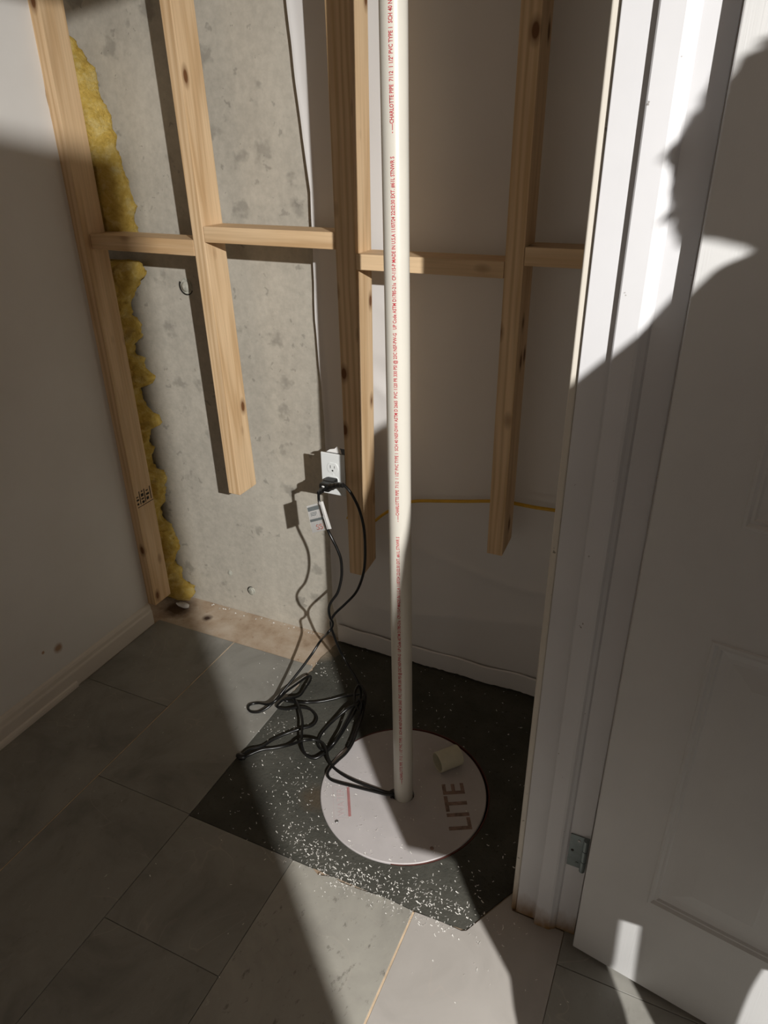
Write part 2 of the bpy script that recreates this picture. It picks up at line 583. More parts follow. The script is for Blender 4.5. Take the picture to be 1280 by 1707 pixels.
# ---------------------------------------------------------------- floor: slab, tiles, patch
LC = Vector((-0.517, 1.203, 0))      # lid centre
bm = bmesh.new()
TS = -0.0055
hx0, hx1, hy0, hy1 = -0.76, -0.27, 0.96, 1.45
box(bm, (-2.2, -3.0, -0.14), (hx0, YC - 0.0005, TS))
box(bm, (hx1, -3.0, -0.14), (3.4, YC - 0.0005, TS))
box(bm, (hx0, -3.0, -0.14), (hx1, hy0, TS))
box(bm, (hx0, hy1, -0.14), (hx1, YC - 0.0005, TS))
box(bm, (X1, YC, -0.14), (3.4, 2.4, TS))
floor = obj('floor', bm, M['slab'])
floor['kind'] = 'structure'
G = 0.0006


def tile(poly, mat, name='floor_tile'):
    cx_ = sum(p[0] for p in poly) / len(poly); cy_ = sum(p[1] for p in poly) / len(poly)
    bm = prism(bmesh.new(), [(x - cx_, y - cy_) for x, y in poly], TS + 0.0002, 0.0)
    top = [e for e in bm.edges if all(v_.co.z > -0.001 for v_ in e.verts)]
    bmesh.ops.bevel(bm, geom=top, offset=0.0007, segments=1, affect='EDGES')
    o = obj(name, bm, mat, floor, loc=(cx_, cy_, 0))
    return o


def rtile(x0, y0, x1, y1, mat):
    return tile([(x0 + G, y0 + G), (x1 - G, y0 + G), (x1 - G, y1 - G), (x0 + G, y1 - G)], mat)


xs = [-1.609, -1.287, -0.98, -0.675, -0.3655, -0.055, 0.25, 0.555, 0.86]
YE = 1.541
J = 0.0022
JL = 0.0012
rtile(xs[0], 1.20, xs[1] - JL, YE, M['tile_grey']); rtile(xs[0], 0.59, xs[1] - JL, 1.20, M['tile_grey']); rtile(xs[0], -0.02, xs[1] - JL, 0.59, M['tile_grey'])
rtile(xs[1] + JL, 0.915, xs[2], YE, M['tile_grey']); rtile(xs[1] + JL, 0.305, xs[2], 0.915, M['tile_grey']); rtile(xs[1] + JL, -0.305, xs[2], 0.305, M['tile_grey'])
PY = 0.911
rtile(xs[2], 0.62, xs[3], PY, M['tile_grey']); rtile(xs[2], 0.01, xs[3], 0.62, M['tile_grey'])
# column with chipped upper edge along the patch
tile([(xs[3] + G, 0.34), (xs[4] - J, 0.34), (xs[4] - J, PY - 0.001), (-0.44, PY + 0.002), (-0.50, PY - 0.004), (-0.545, PY - 0.006), (-0.565, PY + 0.001), (-0.60, PY - 0.012), (-0.62, PY - 0.001), (xs[3] + G, PY - 0.001)], M['tile_rough'])
rtile(xs[3], -0.27, xs[4] - J, 0.34, M['tile_rough'])
pbx = onZ(775, 1550); prx = onZ(862, 1483)
tile([(xs[4] + J, 0.61), (xs[5] - G, 0.61), (xs[5] - G, 0.9985), (-0.170, 0.9985), (-0.172, 1.03), (prx.x, prx.y), (pbx.x + 0.004, pbx.y - 0.001), (pbx.x - 0.006, pbx.y - 0.006), (-0.30, PY + 0.001), (xs[4] + J, PY - 0.001)], M['tile_light'])
rtile(xs[4] + J, 0.0, xs[5], 0.61, M['tile_light'])
rtile(xs[5], 0.915, xs[6], 1.52, M['tile_grey']) if False else None
rtile(xs[5], 0.925, xs[6], 1.53, M['tile_grey']); rtile(xs[5], 0.315, xs[6], 0.925, M['tile_grey'])
rtile(xs[6], 0.62, xs[7], 1.23, M['tile_grey']); rtile(xs[6], 0.01, xs[7], 0.62, M['tile_grey'])
rtile(xs[7], 0.925, xs[8], 1.53, M['tile_grey']); rtile(xs[7], 0.315, xs[8], 0.925, M['tile_grey'])
# the floor out of sight: same tiles, joined
bm = bmesh.new()
for i in range(-6, 12):
    x0 = -0.055 + 0.305 * i
    for j in range(-6, 5):
        y0 = 0.31 + 0.61 * j + (0.305 if i % 2 else 0) - 0.61
        y1 = y0 + 0.61
        if x0 < xs[8] - 0.01 and x0 > -1.70:
            lim = {True: -0.02}.get(True)
            low = {xs[0]: 0}.get(0, 0)
            y1 = min(y1, -0.31)
        y1 = min(y1, 2.29); y0 = max(y0, -2.89)
        if i < 0: y1 = min(y1, -0.31)
        if y1 - y0 < 0.03 or x0 > 3.2: continue
        if i < 0 and y0 < -0.69: y0 = -0.69
        if y1 - y0 < 0.03: continue
        lo_x = max(x0 + G, XL + 0.012) if i < 0 else x0 + G
        hi_x = x0 + 0.305 - G
        if i < 0: hi_x = min(hi_x, X0 - 0.001)
        if i == 0: lo_x = X1 + 0.001
        hi_x = min(hi_x, 3.298)
        if hi_x - lo_x < 0.02: continue
        box(bm, (lo_x, y0 + G, TS + 0.0002), (hi_x, y1 - G, 0))
o = obj('floor_tile_field', bm, M['far_floor'], floor)
o['kind'] = 'stuff'
for x in (xs[1], xs[4]):
    y1 = YE if x < -1 else PY - 0.003
    jw = JL if x < -1 else J
    boxobj('joint_strip', (x - jw + 0.0001, 0.0, TS + 0.0002), (x + jw - 0.0001, y1, -0.0006), M['joint'], floor)

# patch of dark concrete
bm = bmesh.new()


def jit(pts, n, amp, seed):
    out = []
    for i in range(len(pts)):
        a = Vector((*pts[i][:2], 0)); b3 = Vector((*pts[(i + 1) % len(pts)][:2], 0)); am = pts[i][2]
        d = b3 - a; nn = Vector((-d.y, d.x, 0)).normalized()
        k = max(1, int(d.length / 0.008))
        for j in range(k):
            p = a + d * (j / k)
            w = am * (noise.noise(p * 22 + Vector((seed, 0, 0))) + 0.6 * noise.noise(p * 70))
            if j == 0: w = 0
            out.append((p.x + nn.x * w, p.y + nn.y * w))
    return out


outline = jit([(-0.979, PY + 0.0015, 0.0008), (-0.70, PY + 0.0015, 0.0008), (-0.45, PY + 0.003, 0.001), (-0.305, PY + 0.0025, 0.001), (pbx.x, pbx.y + 0.003, 0.001), (prx.x - 0.003, prx.y + 0.002, 0.002), (-0.172, 1.075, 0.0), (-0.172, 1.20, 0.0), (-0.172, YC - 0.002, 0.0), (-0.965, YC - 0.002, 0.012), (-0.975, 1.50, 0.009), (-0.979, 1.34, 0.0012)], 0, 0, 5)
PZ = -0.0018
hole_r = 0.2205
ov = [bm.verts.new((x, y, PZ)) for x, y in outline]
hv = [bm.verts.new((LC.x + 0.0025 + hole_r * math.cos(2 * math.pi * k / 96), LC.y + 0.0035 + hole_r * math.sin(2 * math.pi * k / 96), PZ)) for k in range(96)]
oe = [bm.edges.new((ov[i], ov[(i + 1) % len(ov)])) for i in range(len(ov))]
he = [bm.edges.new((hv[i], hv[(i + 1) % 96])) for i in range(96)]
bmesh.ops.triangle_fill(bm, use_beauty=True, edges=oe + he)
for f_ in [f_ for f_ in bm.faces if (f_.calc_center_median() - Vector((LC.x, LC.y, PZ))).length < hole_r * 0.95 and all((v_.co.xy - LC.xy).length < hole_r + 0.006 for v_ in f_.verts)]:
    bm.faces.remove(f_)
for loop, dz in ((ov, TS - PZ + 0.0002), (hv, -0.10)):
    low = [bm.verts.new((v_.co.x, v_.co.y, PZ + dz)) for v_ in loop]
    for i in range(len(loop)):
        j = (i + 1) % len(loop)
        bm.faces.new((loop[i], loop[j], low[j], low[i]))
patch = tag(obj('concrete_patch', bm, M['patch']), 'dark rough square patch of newer concrete around the white sump lid', 'concrete patch')

# ---------------------------------------------------------------- sump: basin rim, lid, pipe
pit = tag(empty('sump_pit', (LC.x, LC.y, 0)), 'round sump pit with rust red rim and off-white plastic lid in the dark concrete patch', 'sump pit')
pit_inv = Matrix.Translation((-LC.x, -LC.y, 0))
RC = LC + Vector((0.0035, 0.0045, 0))
bm = lathe(bmesh.new(), [(0.2165, -0.0005), (0.2190, -0.0005), (0.2190, -0.40), (0.2165, -0.40)], 96, RC, close=True)
basin = obj('basin_rim', bm, M['rim'], smooth=False)
basin.parent = pit; basin.matrix_parent_inverse = pit_inv
bm = bmesh.new()
bmesh.ops.create_circle(bm, cap_ends=True, segments=64, radius=0.216, matrix=Matrix.Translation((LC.x, LC.y, -0.399)))
o = obj('basin_floor', bm, M['black_void']); o.parent = pit; o.matrix_parent_inverse = pit_inv
PB = Vector((-0.509, 1.19, 0))
lidT = 0.0015
bm = bmesh.new()
nseg = 120
R0 = 0.2155


def hole(th):
    a = th - math.radians(197)
    a = (a + math.pi) % (2 * math.pi) - math.pi
    return 0.0262 + 0.0135 * math.exp(-(a / 0.55) ** 2)


rings = []
for rad, z in ((R0 - 0.001, -0.012), (R0, -0.010), (R0, lidT - 0.002), (R0 - 0.002, lidT)):
    rings.append([bm.verts.new((LC.x + rad * math.cos(2 * math.pi * k / nseg), LC.y + rad * math.sin(2 * math.pi * k / nseg), z)) for k in range(nseg)])
HC = PB
for z in (lidT, -0.012):
    rings.append([bm.verts.new((HC.x + hole(2 * math.pi * k / nseg) * math.cos(2 * math.pi * k / nseg), HC.y + hole(2 * math.pi * k / nseg) * math.sin(2 * math.pi * k / nseg), z)) for k in range(nseg)])
for i in range(len(rings)):
    a = rings[i]; b2 = rings[(i + 1) % len(rings)]
    for k in range(nseg):
        bm.faces.new((a[k], a[(k + 1) % nseg], b2[(k + 1) % nseg], b2[k]))
lid = obj('lid', bm, M['lid'])
lid.parent = pit; lid.matrix_parent_inverse = pit_inv


def flat_text(body, size, origin, xdir, ydir, z, mat, name, parent, ext=0.0003, squash=1.0, bold=0.0):
    me = text_mesh(body, size, ext, bold)
    X = Vector((*xdir, 0)).normalized(); Yv = Vector((*ydir, 0)).normalized()
    for v_ in me.vertices:
        c_ = v_.co.copy()
        p = Vector((*origin, 0)) + X * c_.x * squash + Yv * c_.y
        v_.co = (p.x, p.y, z + c_.z)
    me.materials.clear(); me.materials.append(mat)
    o = bpy.data.objects.new(name, me)
    COL.objects.link(o); o.parent = parent
    return o


# letters running away from the camera, tops to the left
pL = onZ(787, 1385, lidT); pE = onZ(771, 1306, lidT)
dx = (pE - pL); ln = dx.length; dx.normalize()
dy = Vector((-dx.y, dx.x, 0))
me_w = text_mesh('LITE', 0.080)
wid = max(v_.co.x for v_ in me_w.vertices)
flat_text('LITE', 0.080, (pL.x, pL.y), dx.xy, dy.xy, lidT + 0.0002, M['lid_letters'], 'moulded_letters', lid, 0.0003, (ln) / wid, 0.0012)
# pale printed box with red bar
pa = onZ(583, 1361, lidT); pb_ = onZ(580, 1312, lidT)
d1 = (pb_ - pa); L1 = d1.length; d1.normalize(); n1 = Vector((-d1.y, d1.x, 0))
bm = bmesh.new()
prism(bm, [tuple((pa + n1 * s + d1 * t).xy) for s, t in ((-0.0035, 0), (0.0035, 0), (0.0035, L1), (-0.0035, L1))], lidT + 0.0001, lidT + 0.0004)
obj('red_bar', bm, M['red_print'], lid)
bm = bmesh.new()
for s0, s1, t0, t1 in ((0.006, 0.0068, 0, L1), (0.039, 0.0398, -0.004, L1 + 0.006), (0.006, 0.0398, L1 + 0.0052, L1 + 0.006), (0.006, 0.0398, -0.004, -0.0032)):
    prism(bm, [tuple((pa + n1 * s + d1 * t).xy) for s, t in ((s0, t0), (s1, t0), (s1, t1), (s0, t1))], lidT + 0.0001, lidT + 0.0003)
obj('label_frame', bm, M['pink_print'], lid)
me_w = text_mesh('WATER', 0.026); wid = max(v_.co.x for v_ in me_w.vertices)
o0 = pa + n1 * 0.012 + d1 * 0.004
flat_text('WATER', 0.026, (o0.x, o0.y), d1.xy, (-n1.xy) * -1, lidT + 0.0001, M['pink_print'], 'label_print', lid, 0.0002, (L1 - 0.006) / wid)
# two lid screws
for px in ((561, 1369), (720, 1414)):
    p = onZ(*px, lidT)
    bm = lathe(bmesh.new(), [(0.0001, 0.002), (0.003, 0.0018), (0.0048, 0.0004), (0.0048, 0.0)], 16, (p.x, p.y, lidT))
    obj('screw', bm, M['steel'] if px[0] < 600 else M['lid_letters'], lid, True)

# discharge pipe, leaning slightly away
PT = Vector((-0.596, 1.330, 2.438))
PBt = Vector((-0.509, 1.187, 0)) - (PT - PB) / 2.438 * 0.25 * 1.0
ax = (PT - PBt).normalized()
PR = 0.02415
bm = tube(bmesh.new(), [PBt + (PT - PBt) * (i / 6) for i in range(7)], PR, 48)
pipe = tag(obj('discharge_pipe', bm, M['pvc'], smooth=False), 'tall white plastic pipe with red print rising from the sump lid', 'pipe')
for p in pipe.data.polygons:
    if len(p.vertices) == 4: p.use_smooth = True
txt = '- ----CHARLOTTE PIPE  7112  1 1/2" PVC TYPE 1  SCH 40 NSF-DWV ASTM D 2665  PVC 1120 PR 330 PSI @ 23C NSF-PW-G   UP Code ASTM D1785-21a  CP-115-P MADE IN U.S.A 11/07/24 22:02:30 EXT. #61L STNWR S'
sx = ax.cross(Vector((0, 0, 1)))


def pipe_param(px, py):
    d = ray(px, py); best = None
    for i in range(4000):
        q = PBt + ax * (2.9 * i / 4000)
        c_ = q - EYE
        # image row of the axis point
        v_ = 853.5 - FPX * c_.dot(UP) / c_.dot(FWD)
        if best is None or abs(v_ - py) < best[0]: best = (abs(v_ - py), i * 2.9 / 4000)
    return best[1]


toeye = (EYE + Vector((0, 0, -0.5)) - (PBt + ax * 1.2))
toeye = (toeye - ax * toeye.dot(ax)).normalized()
side = ax.cross(toeye).normalized()
if side.dot(RIGHT) < 0: side = -side
th0 = math.asin(-0.22)


def pipe_text(body, s0, s1, parent):
    me = text_mesh(body, 0.0098, 0.0, 0.00022)
    w = max(v_.co.x for v_ in me.vertices)
    k = (s1 - s0) / w
    for v_ in me.vertices:
        c_ = v_.co.copy()
        s = s0 + c_.x * k
        a = th0 - (c_.y - 0.0035) / PR
        p = PBt + ax * s + (toeye * math.cos(a) + side * math.sin(a)) * (PR + 0.00025)
        v_.co = p
    me.materials.clear(); me.materials.append(M['red_ink'])
    o = bpy.data.objects.new('red_print', me)
    COL.objects.link(o); o.parent = parent


sA = pipe_param(667, 862); sB = pipe_param(667, 262); sC = pipe_param(667, 224)
per = sC - sA
pipe_text(txt, sA, sB, pipe)
pipe_text(txt, sC, sC + (sB - sA), pipe)
sD = sA - per
pipe_text(txt, sD, sD + (sB - sA), pipe)

# loose coupling lying on the lid
cp = onZ(747, 1264, 0.03)
ca = math.radians(50)
bm = bmesh.new()
Lc = 0.066; ro = 0.0275; ri = 0.0242
prof = [(ri, -Lc / 2), (ro - 0.001, -Lc / 2), (ro, -Lc / 2 + 0.0015), (ro, Lc / 2 - 0.0015), (ro - 0.001, Lc / 2), (ri, Lc / 2), (ri - 0.0005, 0.003), (ri - 0.0025, 0.002), (ri - 0.0025, -0.002), (ri - 0.0005, -0.003)]
lathe(bm, prof, 48, close=True)
bmesh.ops.rotate(bm, verts=bm.verts, cent=(0, 0, 0), matrix=Matrix.Rotation(math.pi / 2, 3, 'Y'))
bmesh.ops.rotate(bm, verts=bm.verts, cent=(0, 0, 0), matrix=Matrix.Rotation(ca, 3, 'Z'))
tag(obj('pipe_coupling', bm, M['pvc_fit'], smooth=False, loc=(cp.x, cp.y, lidT + ro + 0.0003)), 'short cream pipe coupling lying on its side on the round lid', 'pipe fitting')

# ---------------------------------------------------------------- studs and blocking
SD = 0.086


def stud(name, fl_top, fr_top, fl_bot, fr_bot, y0, zt, zb, label, depth=SD, cut=0.0, mat='wood_z'):
    """front left / front right x at top and bottom (straight lines), hexahedron"""
    def X(a, b, z): return b + (a - b) * (z - zb) / (zt - zb)
    cz = (zt + zb) / 2; cx_ = (fl_top + fr_bot) / 2
    c_ = []
    for side_ in (0, 1):
        for yy in (y0, y0 + depth):
            for z in (zb, zt):
                t, bb = (fl_top, fl_bot) if side_ == 0 else (fr_top, fr_bot)
                zz = z + (cut * (yy - y0) / depth if z == zb else 0)
                c_.append(Vector(((bb if z == zb else t) - cx_, yy - y0, zz - cz)))
    o = obj(name, hexa(bmesh.new(), c_, 0.0022, 2), M[mat], loc=(cx_, y0, cz))
    return tag(o, label, 'stud', 'pine studs of the opened-up back wall')


ZT = 2.44
def ext(xt, zt, xb, zb, z):  # extrapolate x to height z
    return xb + (xt - xb) * (z - zb) / (zt - zb)


# stud against the left wall
s1t = onX(62, 10, -1.59); s1b = onX(259, 1010, -1.59)
s1 = stud('wall_stud', -1.628, -1.590, -1.628, -1.590, 1.519, ZT, s1b.z, 'long pine stud against the white left wall with a black ink stamp low down', depth=0.080, cut=0.0)
p_ = lambda u, v_: onY(u, v_, YF)
a1, a2 = p_(265, 2), p_(381.5, 822); r1, r2 = p_(297, 95), p_(400, 822)
s2 = stud('wall_stud', ext(a1.x, a1.z, a2.x, a2.z, ZT), ext(r1.x, r1.z, r2.x, r2.z, ZT), a2.x, r2.x, YF, ZT, a2.z, 'pale pine stud cut off short above the floor in front of bare concrete')
a1, a2 = p_(540.5, 0), p_(583, 955); r1, r2 = p_(582, 0), p_(605.5, 956)
s3 = stud('wall_stud', ext(a1.x, a1.z, a2.x, a2.z, ZT), ext(r1.x, r1.z, r2.x, r2.z, ZT), a2.x, r2.x, YF, ZT, a2.z, 'pine stud just left of the white pipe, outlet fixed to its side', cut=0.012)
a1, a2 = p_(868, 0), p_(811, 922); r1, r2 = p_(876.5, 400), p_(837, 924)
r1 = Vector((r2.x + (a1.x - a2.x), 0, a1.z))
s4 = stud('wall_stud', ext(a1.x, a1.z, a2.x, a2.z, ZT), ext(r1.x, r1.z, r2.x, r2.z, ZT), a2.x, r2.x, YF, ZT, a2.z, 'shaded pine stud right of the white pipe, nearest the door frame', cut=0.010)


def xa(stud_pts, z):
    (x1, z1), (x2, z2) = stud_pts
    return x2 + (x1 - x2) * (z - z2) / (z1 - z2)


def block(x0, x1, z0, z1, y0, label, sl=0.0):
    cx_ = (x0 + x1) / 2; cz = (z0 + z1) / 2
    hx = (x1 - x0) / 2; hz = (z1 - z0) / 2
    c_ = []
    for sx_ in (-1, 1):
        for yy in (0, SD):
            for sz in (-1, 1):
                c_.append(Vector((sx_ * hx, yy, sz * hz + sl * sx_)))
    o = obj('fire_block', hexa(bmesh.new(), c_, 0.002, 2), M['wood_x'], loc=(cx_, y0, cz))
    return tag(o, label, 'wood block', 'pine blocks nailed between the studs')


S2L = (p_(265, 2), p_(381.5, 822)); S2R = (p_(297, 95), p_(400, 822))
S3L = (p_(540.5, 0), p_(583, 955)); S3R = (p_(582, 0), p_(605.5, 956))
S4L = (p_(868, 0), p_(811, 922)); S4R = r2.x + 0.0


def lx(S_, z): return S_[1].x + (S_[0].x - S_[1].x) * (z - S_[1].z) / (S_[0].z - S_[1].z)


b1a, b1b = p_(150, 420), p_(326, 432)
block(-1.5895, lx(S2L, 1.26) - 0.0005, 1.2495, 1.2885, YF, 'wood block between the left wall stud and the short stud', -0.0015)
block(lx(S2R, 1.28) + 0.0005, lx(S3L, 1.28) - 0.0005, 1.2815, 1.3195, YF, 'brightly lit wood block across the bare concrete, right of the short stud', -0.001)
block(lx(S3R, 1.24) + 0.0005, lx(S4L, 1.24) - 0.0005, 1.2385, 1.2735, YF, 'knotty wood block passing behind the white pipe', 0.0)
z4 = 1.25
x4r = a2.x + (a1.x - a2.x) * (z4 - a2.z) / (a1.z - a2.z) + (r2.x - a2.x)
block(x4r + 0.0005, X0 - 0.0125, 1.2665, 1.3045, YF, 'dim wood block between the right stud and the door frame', 0.0)

# ink stamp on the first stud (a part of it)
bm = bmesh.new()
def sq(u0, v0, u1, v1):
    # rectangle on the stud's side face, given in (along depth, height) metres from the stamp origin
    o_ = Vector((-1.5895, 0, 0)); 
    y_a, y_b = 1.519 + u0, 1.519 + u1
    box(bm, (-1.5900, y_a, v0), (-1.5893, y_b, v1))
zb_ = onX(238, 842, -1.59).z
sq(0.006, zb_ - 0.0015, 0.078, zb_ + 0.0005)
for k, (u, w_) in enumerate(((0.020, 0.003), (0.043, 0.003), (0.069, 0.003))):
    sq(u, zb_ + 0.006, u + w_, zb_ + 0.052)
for u, a_, b_, w_ in ((0.006, 0.008, 0.014, 0.008), (0.006, 0.022, 0.028, 0.010), (0.006, 0.034, 0.037, 0.010), (0.028, 0.030, 0.040, 0.011), (0.029, 0.006, 0.014, 0.010), (0.027, 0.020, 0.024, 0.012), (0.050, 0.010, 0.020, 0.010), (0.051, 0.026, 0.033, 0.013), (0.052, 0.040, 0.044, 0.009), (0.031, 0.046, 0.050, 0.006)):
    sq(u, zb_ + a_, u + w_, zb_ + b_)
st = obj('ink_stamp', bm, M['black_ink'])
st.parent = s1
st.matrix_parent_inverse = Matrix.Translation(-s1.location)

# ---------------------------------------------------------------- vapour sheet on the right part of the wall
edge = [(2.44, -1.03), (1.90, -1.017), (1.79, -1.011), (1.734, -1.008), (1.639, -1.001), (1.514, -0.990), (1.394, -0.975), (1.252, -0.979), (1.075, -0.985), (0.83, -0.974), (0.70, -0.970), (0.541, -0.973), (0.164, -0.980), (0.036, -0.964), (0.0, -0.964)]


def edge_x(z):
    for (za, xa_), (zb2, xb) in zip(edge, edge[1:]):
        if za >= z >= zb2:
            return xb + (xa_ - xb) * (z - zb2) / (za - zb2)
    return edge[-1][1]


bm = bmesh.new()
nx, nz = 90, 240
grid = []
for j in range(nz + 1):
    z = 2.44 * j / nz
    xe = edge_x(z) + 0.002 * noise.noise(Vector((0, 5, z * 12)))
    row = []
    for i in range(nx + 1):
        t = (i / nx) ** 1.25
        x = xe + (-0.1515 - xe) * t
        y = 1.693
        y += 0.006 * noise.noise(Vector((x * 3, 1, z * 2.2)))
        y += 0.0035 * noise.noise(Vector((x * 9, z * 5, 2)))
        # sharp creases near stud three, soft folds low down
        cr = abs(noise.noise(Vector((x * 11 + z * 4, z * 9, 7))))
        w1 = math.exp(-((x + 0.74) / 0.10) ** 2 - ((z - 0.95) / 0.18) ** 2)
        y += 0.011 * (cr - 0.2) * w1
        fold = math.exp(-((z - 0.42 - 0.05 * math.sin(x * 5)) / 0.015) ** 2)
        y -= 0.004 * fold
        fold2 = math.exp(-((z - 0.21 - 0.16 * (x + 0.6)) / 0.02) ** 2)
        y -= 0.004 * fold2
        # curled left edge
        dxe = x - xe
        y -= 0.006 * math.exp(-(dxe / 0.012) ** 2)
        y = min(y, 1.7085)
        row.append(bm.verts.new((x, y, z + 0.0005)))
    grid.append(row)
for j in range(nz):
    for i in range(nx):
        bm.faces.new((grid[j][i], grid[j][i + 1], grid[j + 1][i + 1], grid[j + 1][i]))
sheet = obj('vapour_sheet', bm, M['sheet'], smooth=True)
tag(sheet, 'white wrinkled vapour sheet hung over the right half of the concrete wall', 'plastic sheet')
# folded hem along the floor
bm = bmesh.new()
rows = []
for i in range(81):
    x = -0.962 + (0.810) * i / 80
    w = 0.004 * noise.noise(Vector((x * 10, 3, 0)))
    bz = 0.004 + 0.006 * abs(noise.noise(Vector((x * 40, 9, 0)))) + 0.004 * max(0, noise.noise(Vector((x * 9, 2, 0))))
    rows.append([bm.verts.new((x, 1.683 + w, bz)), bm.verts.new((x, 1.6815 + w, 0.066 + w)), bm.verts.new((x, 1.685 + w, 0.070 + w)), bm.verts.new((x, 1.6865 + w, bz + 0.001))])
for a, b2 in zip(rows, rows[1:]):
    for k in range(4):
        bm.faces.new((a[k], a[(k + 1) % 4], b2[(k + 1) % 4], b2[k]))
obj('folded_hem', bm, M['sheet'], sheet)

# patched form-tie holes in the concrete
for (u, v_), r_, lab in (((311, 477), 0.021, 0), ((420, 985), 0.014, 1), ((384, 955), 0.009, 2)):
    p = onY(u, v_, YC)
    bm = bmesh.new()
    ring0 = []
    prof = [(1.0, 0.0), (0.93, -0.0025), (0.8, -0.003), (0.7, 0.0), (0.62, -0.007 if lab == 0 else -0.004), (0.3, -0.009 if lab == 0 else -0.005), (0.02, -0.008 if lab == 0 else -0.004)]
    n_ = 28; rr = []
    for q, (f_, yy) in enumerate(prof):
        rr.append([bm.verts.new((p.x + r_ * f_ * math.cos(a) * (1 + 0.12 * noise.noise(Vector((math.cos(a) * 2, math.sin(a) * 2, lab + q * 0.2)))), YC + yy - 0.0004, p.z + r_ * f_ * math.sin(a) * 1.1)) for a in [2 * math.pi * k / n_ for k in range(n_)]])
    for a, b2 in zip(rr, rr[1:]):
        for k in range(n_): bm.faces.new((a[k], a[(k + 1) % n_], b2[(k + 1) % n_], b2[k]))
    bm.faces.new(rr[-1])
    obj('form_tie_plug', bm, M['grout'], wb, True)
    if lab < 2:   # dark open crescent beside the plug
        bm = bmesh.new()
        a0, a1_ = (150, 330) if lab == 0 else (70, 280)
        outer = [(p.x + r_ * 1.22 * math.cos(math.radians(a)) - 0.002, p.z + r_ * 1.25 * math.sin(math.radians(a))) for a in range(a0, a1_ + 1, 10)]
        inner = [(p.x + r_ * 0.98 * math.cos(math.radians(a)), p.z + r_ * 1.0 * math.sin(math.radians(a))) for a in range(a1_, a0 - 1, -10)]
        pts = outer + inner
        fr = [bm.verts.new((x, YC - 0.0008, z)) for x, z in pts]; bk = [bm.verts.new((x, YC - 0.0001, z)) for x, z in pts]
        bm.faces.new(fr)
        for i in range(len(pts)): bm.faces.new((fr[i], fr[(i + 1) % len(pts)], bk[(i + 1) % len(pts)], bk[i]))
        obj('tie_hole_gap', bm, M['slot'], wb)

# ---------------------------------------------------------------- insulation
def wool(name, prof, yc, ry, label, seed, back=-1.80, amp=0.012):
    """prof: (px, py) of the ragged right edge, top to bottom"""
    pts = [onY(u, v_, yc) for u, v_ in prof]
    bm = bmesh.new()
    n_ = 36; rings = []
    z0, z1 = pts[0].z, pts[-1].z
    m_ = max(30, int((z0 - z1) / 0.006))
    for j in range(m_ + 1):
        z = z0 + (z1 - z0) * j / m_
        for a, b2 in zip(pts, pts[1:]):
            if a.z >= z >= b2.z - 1e-9:
                xe = b2.x + (a.x - b2.x) * (z - b2.z) / (a.z - b2.z + 1e-9); break
        endf = min(1.0, (j + 0.4) / 5, (m_ - j + 0.4) / 5) ** 0.5
        hw = (xe - back) / 2; cx_ = (xe + back) / 2
        ring = []
        for k in range(n_):
            a = 2 * math.pi * k / n_
            ca_, sa = math.cos(a), math.sin(a)
            x = cx_ + hw * (abs(ca_) ** 0.55) * (1 if ca_ > 0 else -1)
            y = yc + ry * endf * (abs(sa) ** 0.8) * (1 if sa > 0 else -1)
            q = Vector((x * 26, y * 26, z * 26 + seed))
            d = noise.noise(q) * amp + noise.noise(q * 2.7) * amp * 0.5 + noise.noise(q * 7) * amp * 0.25
            x += d * ca_ * 1.0; y += d * sa
            y = min(y, YC - 0.001)
            y = max(y, 1.603)
            if x > -1.588 and y < 1.603: y = 1.603
            ring.append(bm.verts.new((x, y, z + d * 0.3)))
        rings.append(ring)
    for a, b2 in zip(rings, rings[1:]):
        for k in range(n_): bm.faces.new((a[k], a[(k + 1) % n_], b2[(k + 1) % n_], b2[k]))
    bm.faces.new(rings[0]); bm.faces.new(rings[-1][::-1])
    return tag(obj(name, bm, M['wool'], smooth=True), label, 'insulation')


wool('insulation_batt', [(112, 60), (122, 82), (134, 100), (148, 122), (158, 145), (166, 172), (176, 205), (184, 235), (193, 262), (203, 285), (211, 310), (217, 340), (220, 370), (222, 398), (222, 412)], 1.652, 0.046, 'yellow glass wool batt bulging beside the left stud above the block', 3)
wool('insulation_batt', [(232, 437), (237, 447), (236, 462), (226, 478), (214, 500), (210, 530), (222, 541), (232, 550), (231, 563), (222, 574), (221, 590), (231, 603), (238, 618), (249, 632), (247, 642), (230, 648), (230, 675), (245, 690), (263, 703), (258, 712), (243, 720), (244, 755), (251, 778), (270, 793), (273, 812), (268, 835), (262, 858), (268, 872), (281, 880), (288, 896), (292, 905), (296, 920), (291, 928), (285, 940), (294, 950), (301, 966), (308, 975), (317, 984), (321, 994), (318, 1000)], 1.655, 0.044, 'ragged torn yellow wool running down behind the left stud to the floor', 11, amp=0.017)
# white scrap at its foot
bm = bmesh.new()
pc = onZ(318, 993, 0.02)
bmesh.ops.create_uvsphere(bm, u_segments=16, v_segments=8, radius=1.0)
for v_ in bm.verts:
    d = 1 + 0.3 * noise.noise(v_.co * 1.5)
    v_.co = Vector((v_.co.x * 0.030 * d, v_.co.y * 0.012 * d, v_.co.z * 0.008 * d))
tag(obj('plaster_scrap', bm, M['drywall'], smooth=True, loc=(pc.x - 0.005, 1.645, TS + 0.008)), 'small pale scrap on the bare slab at the foot of the insulation', 'scrap')

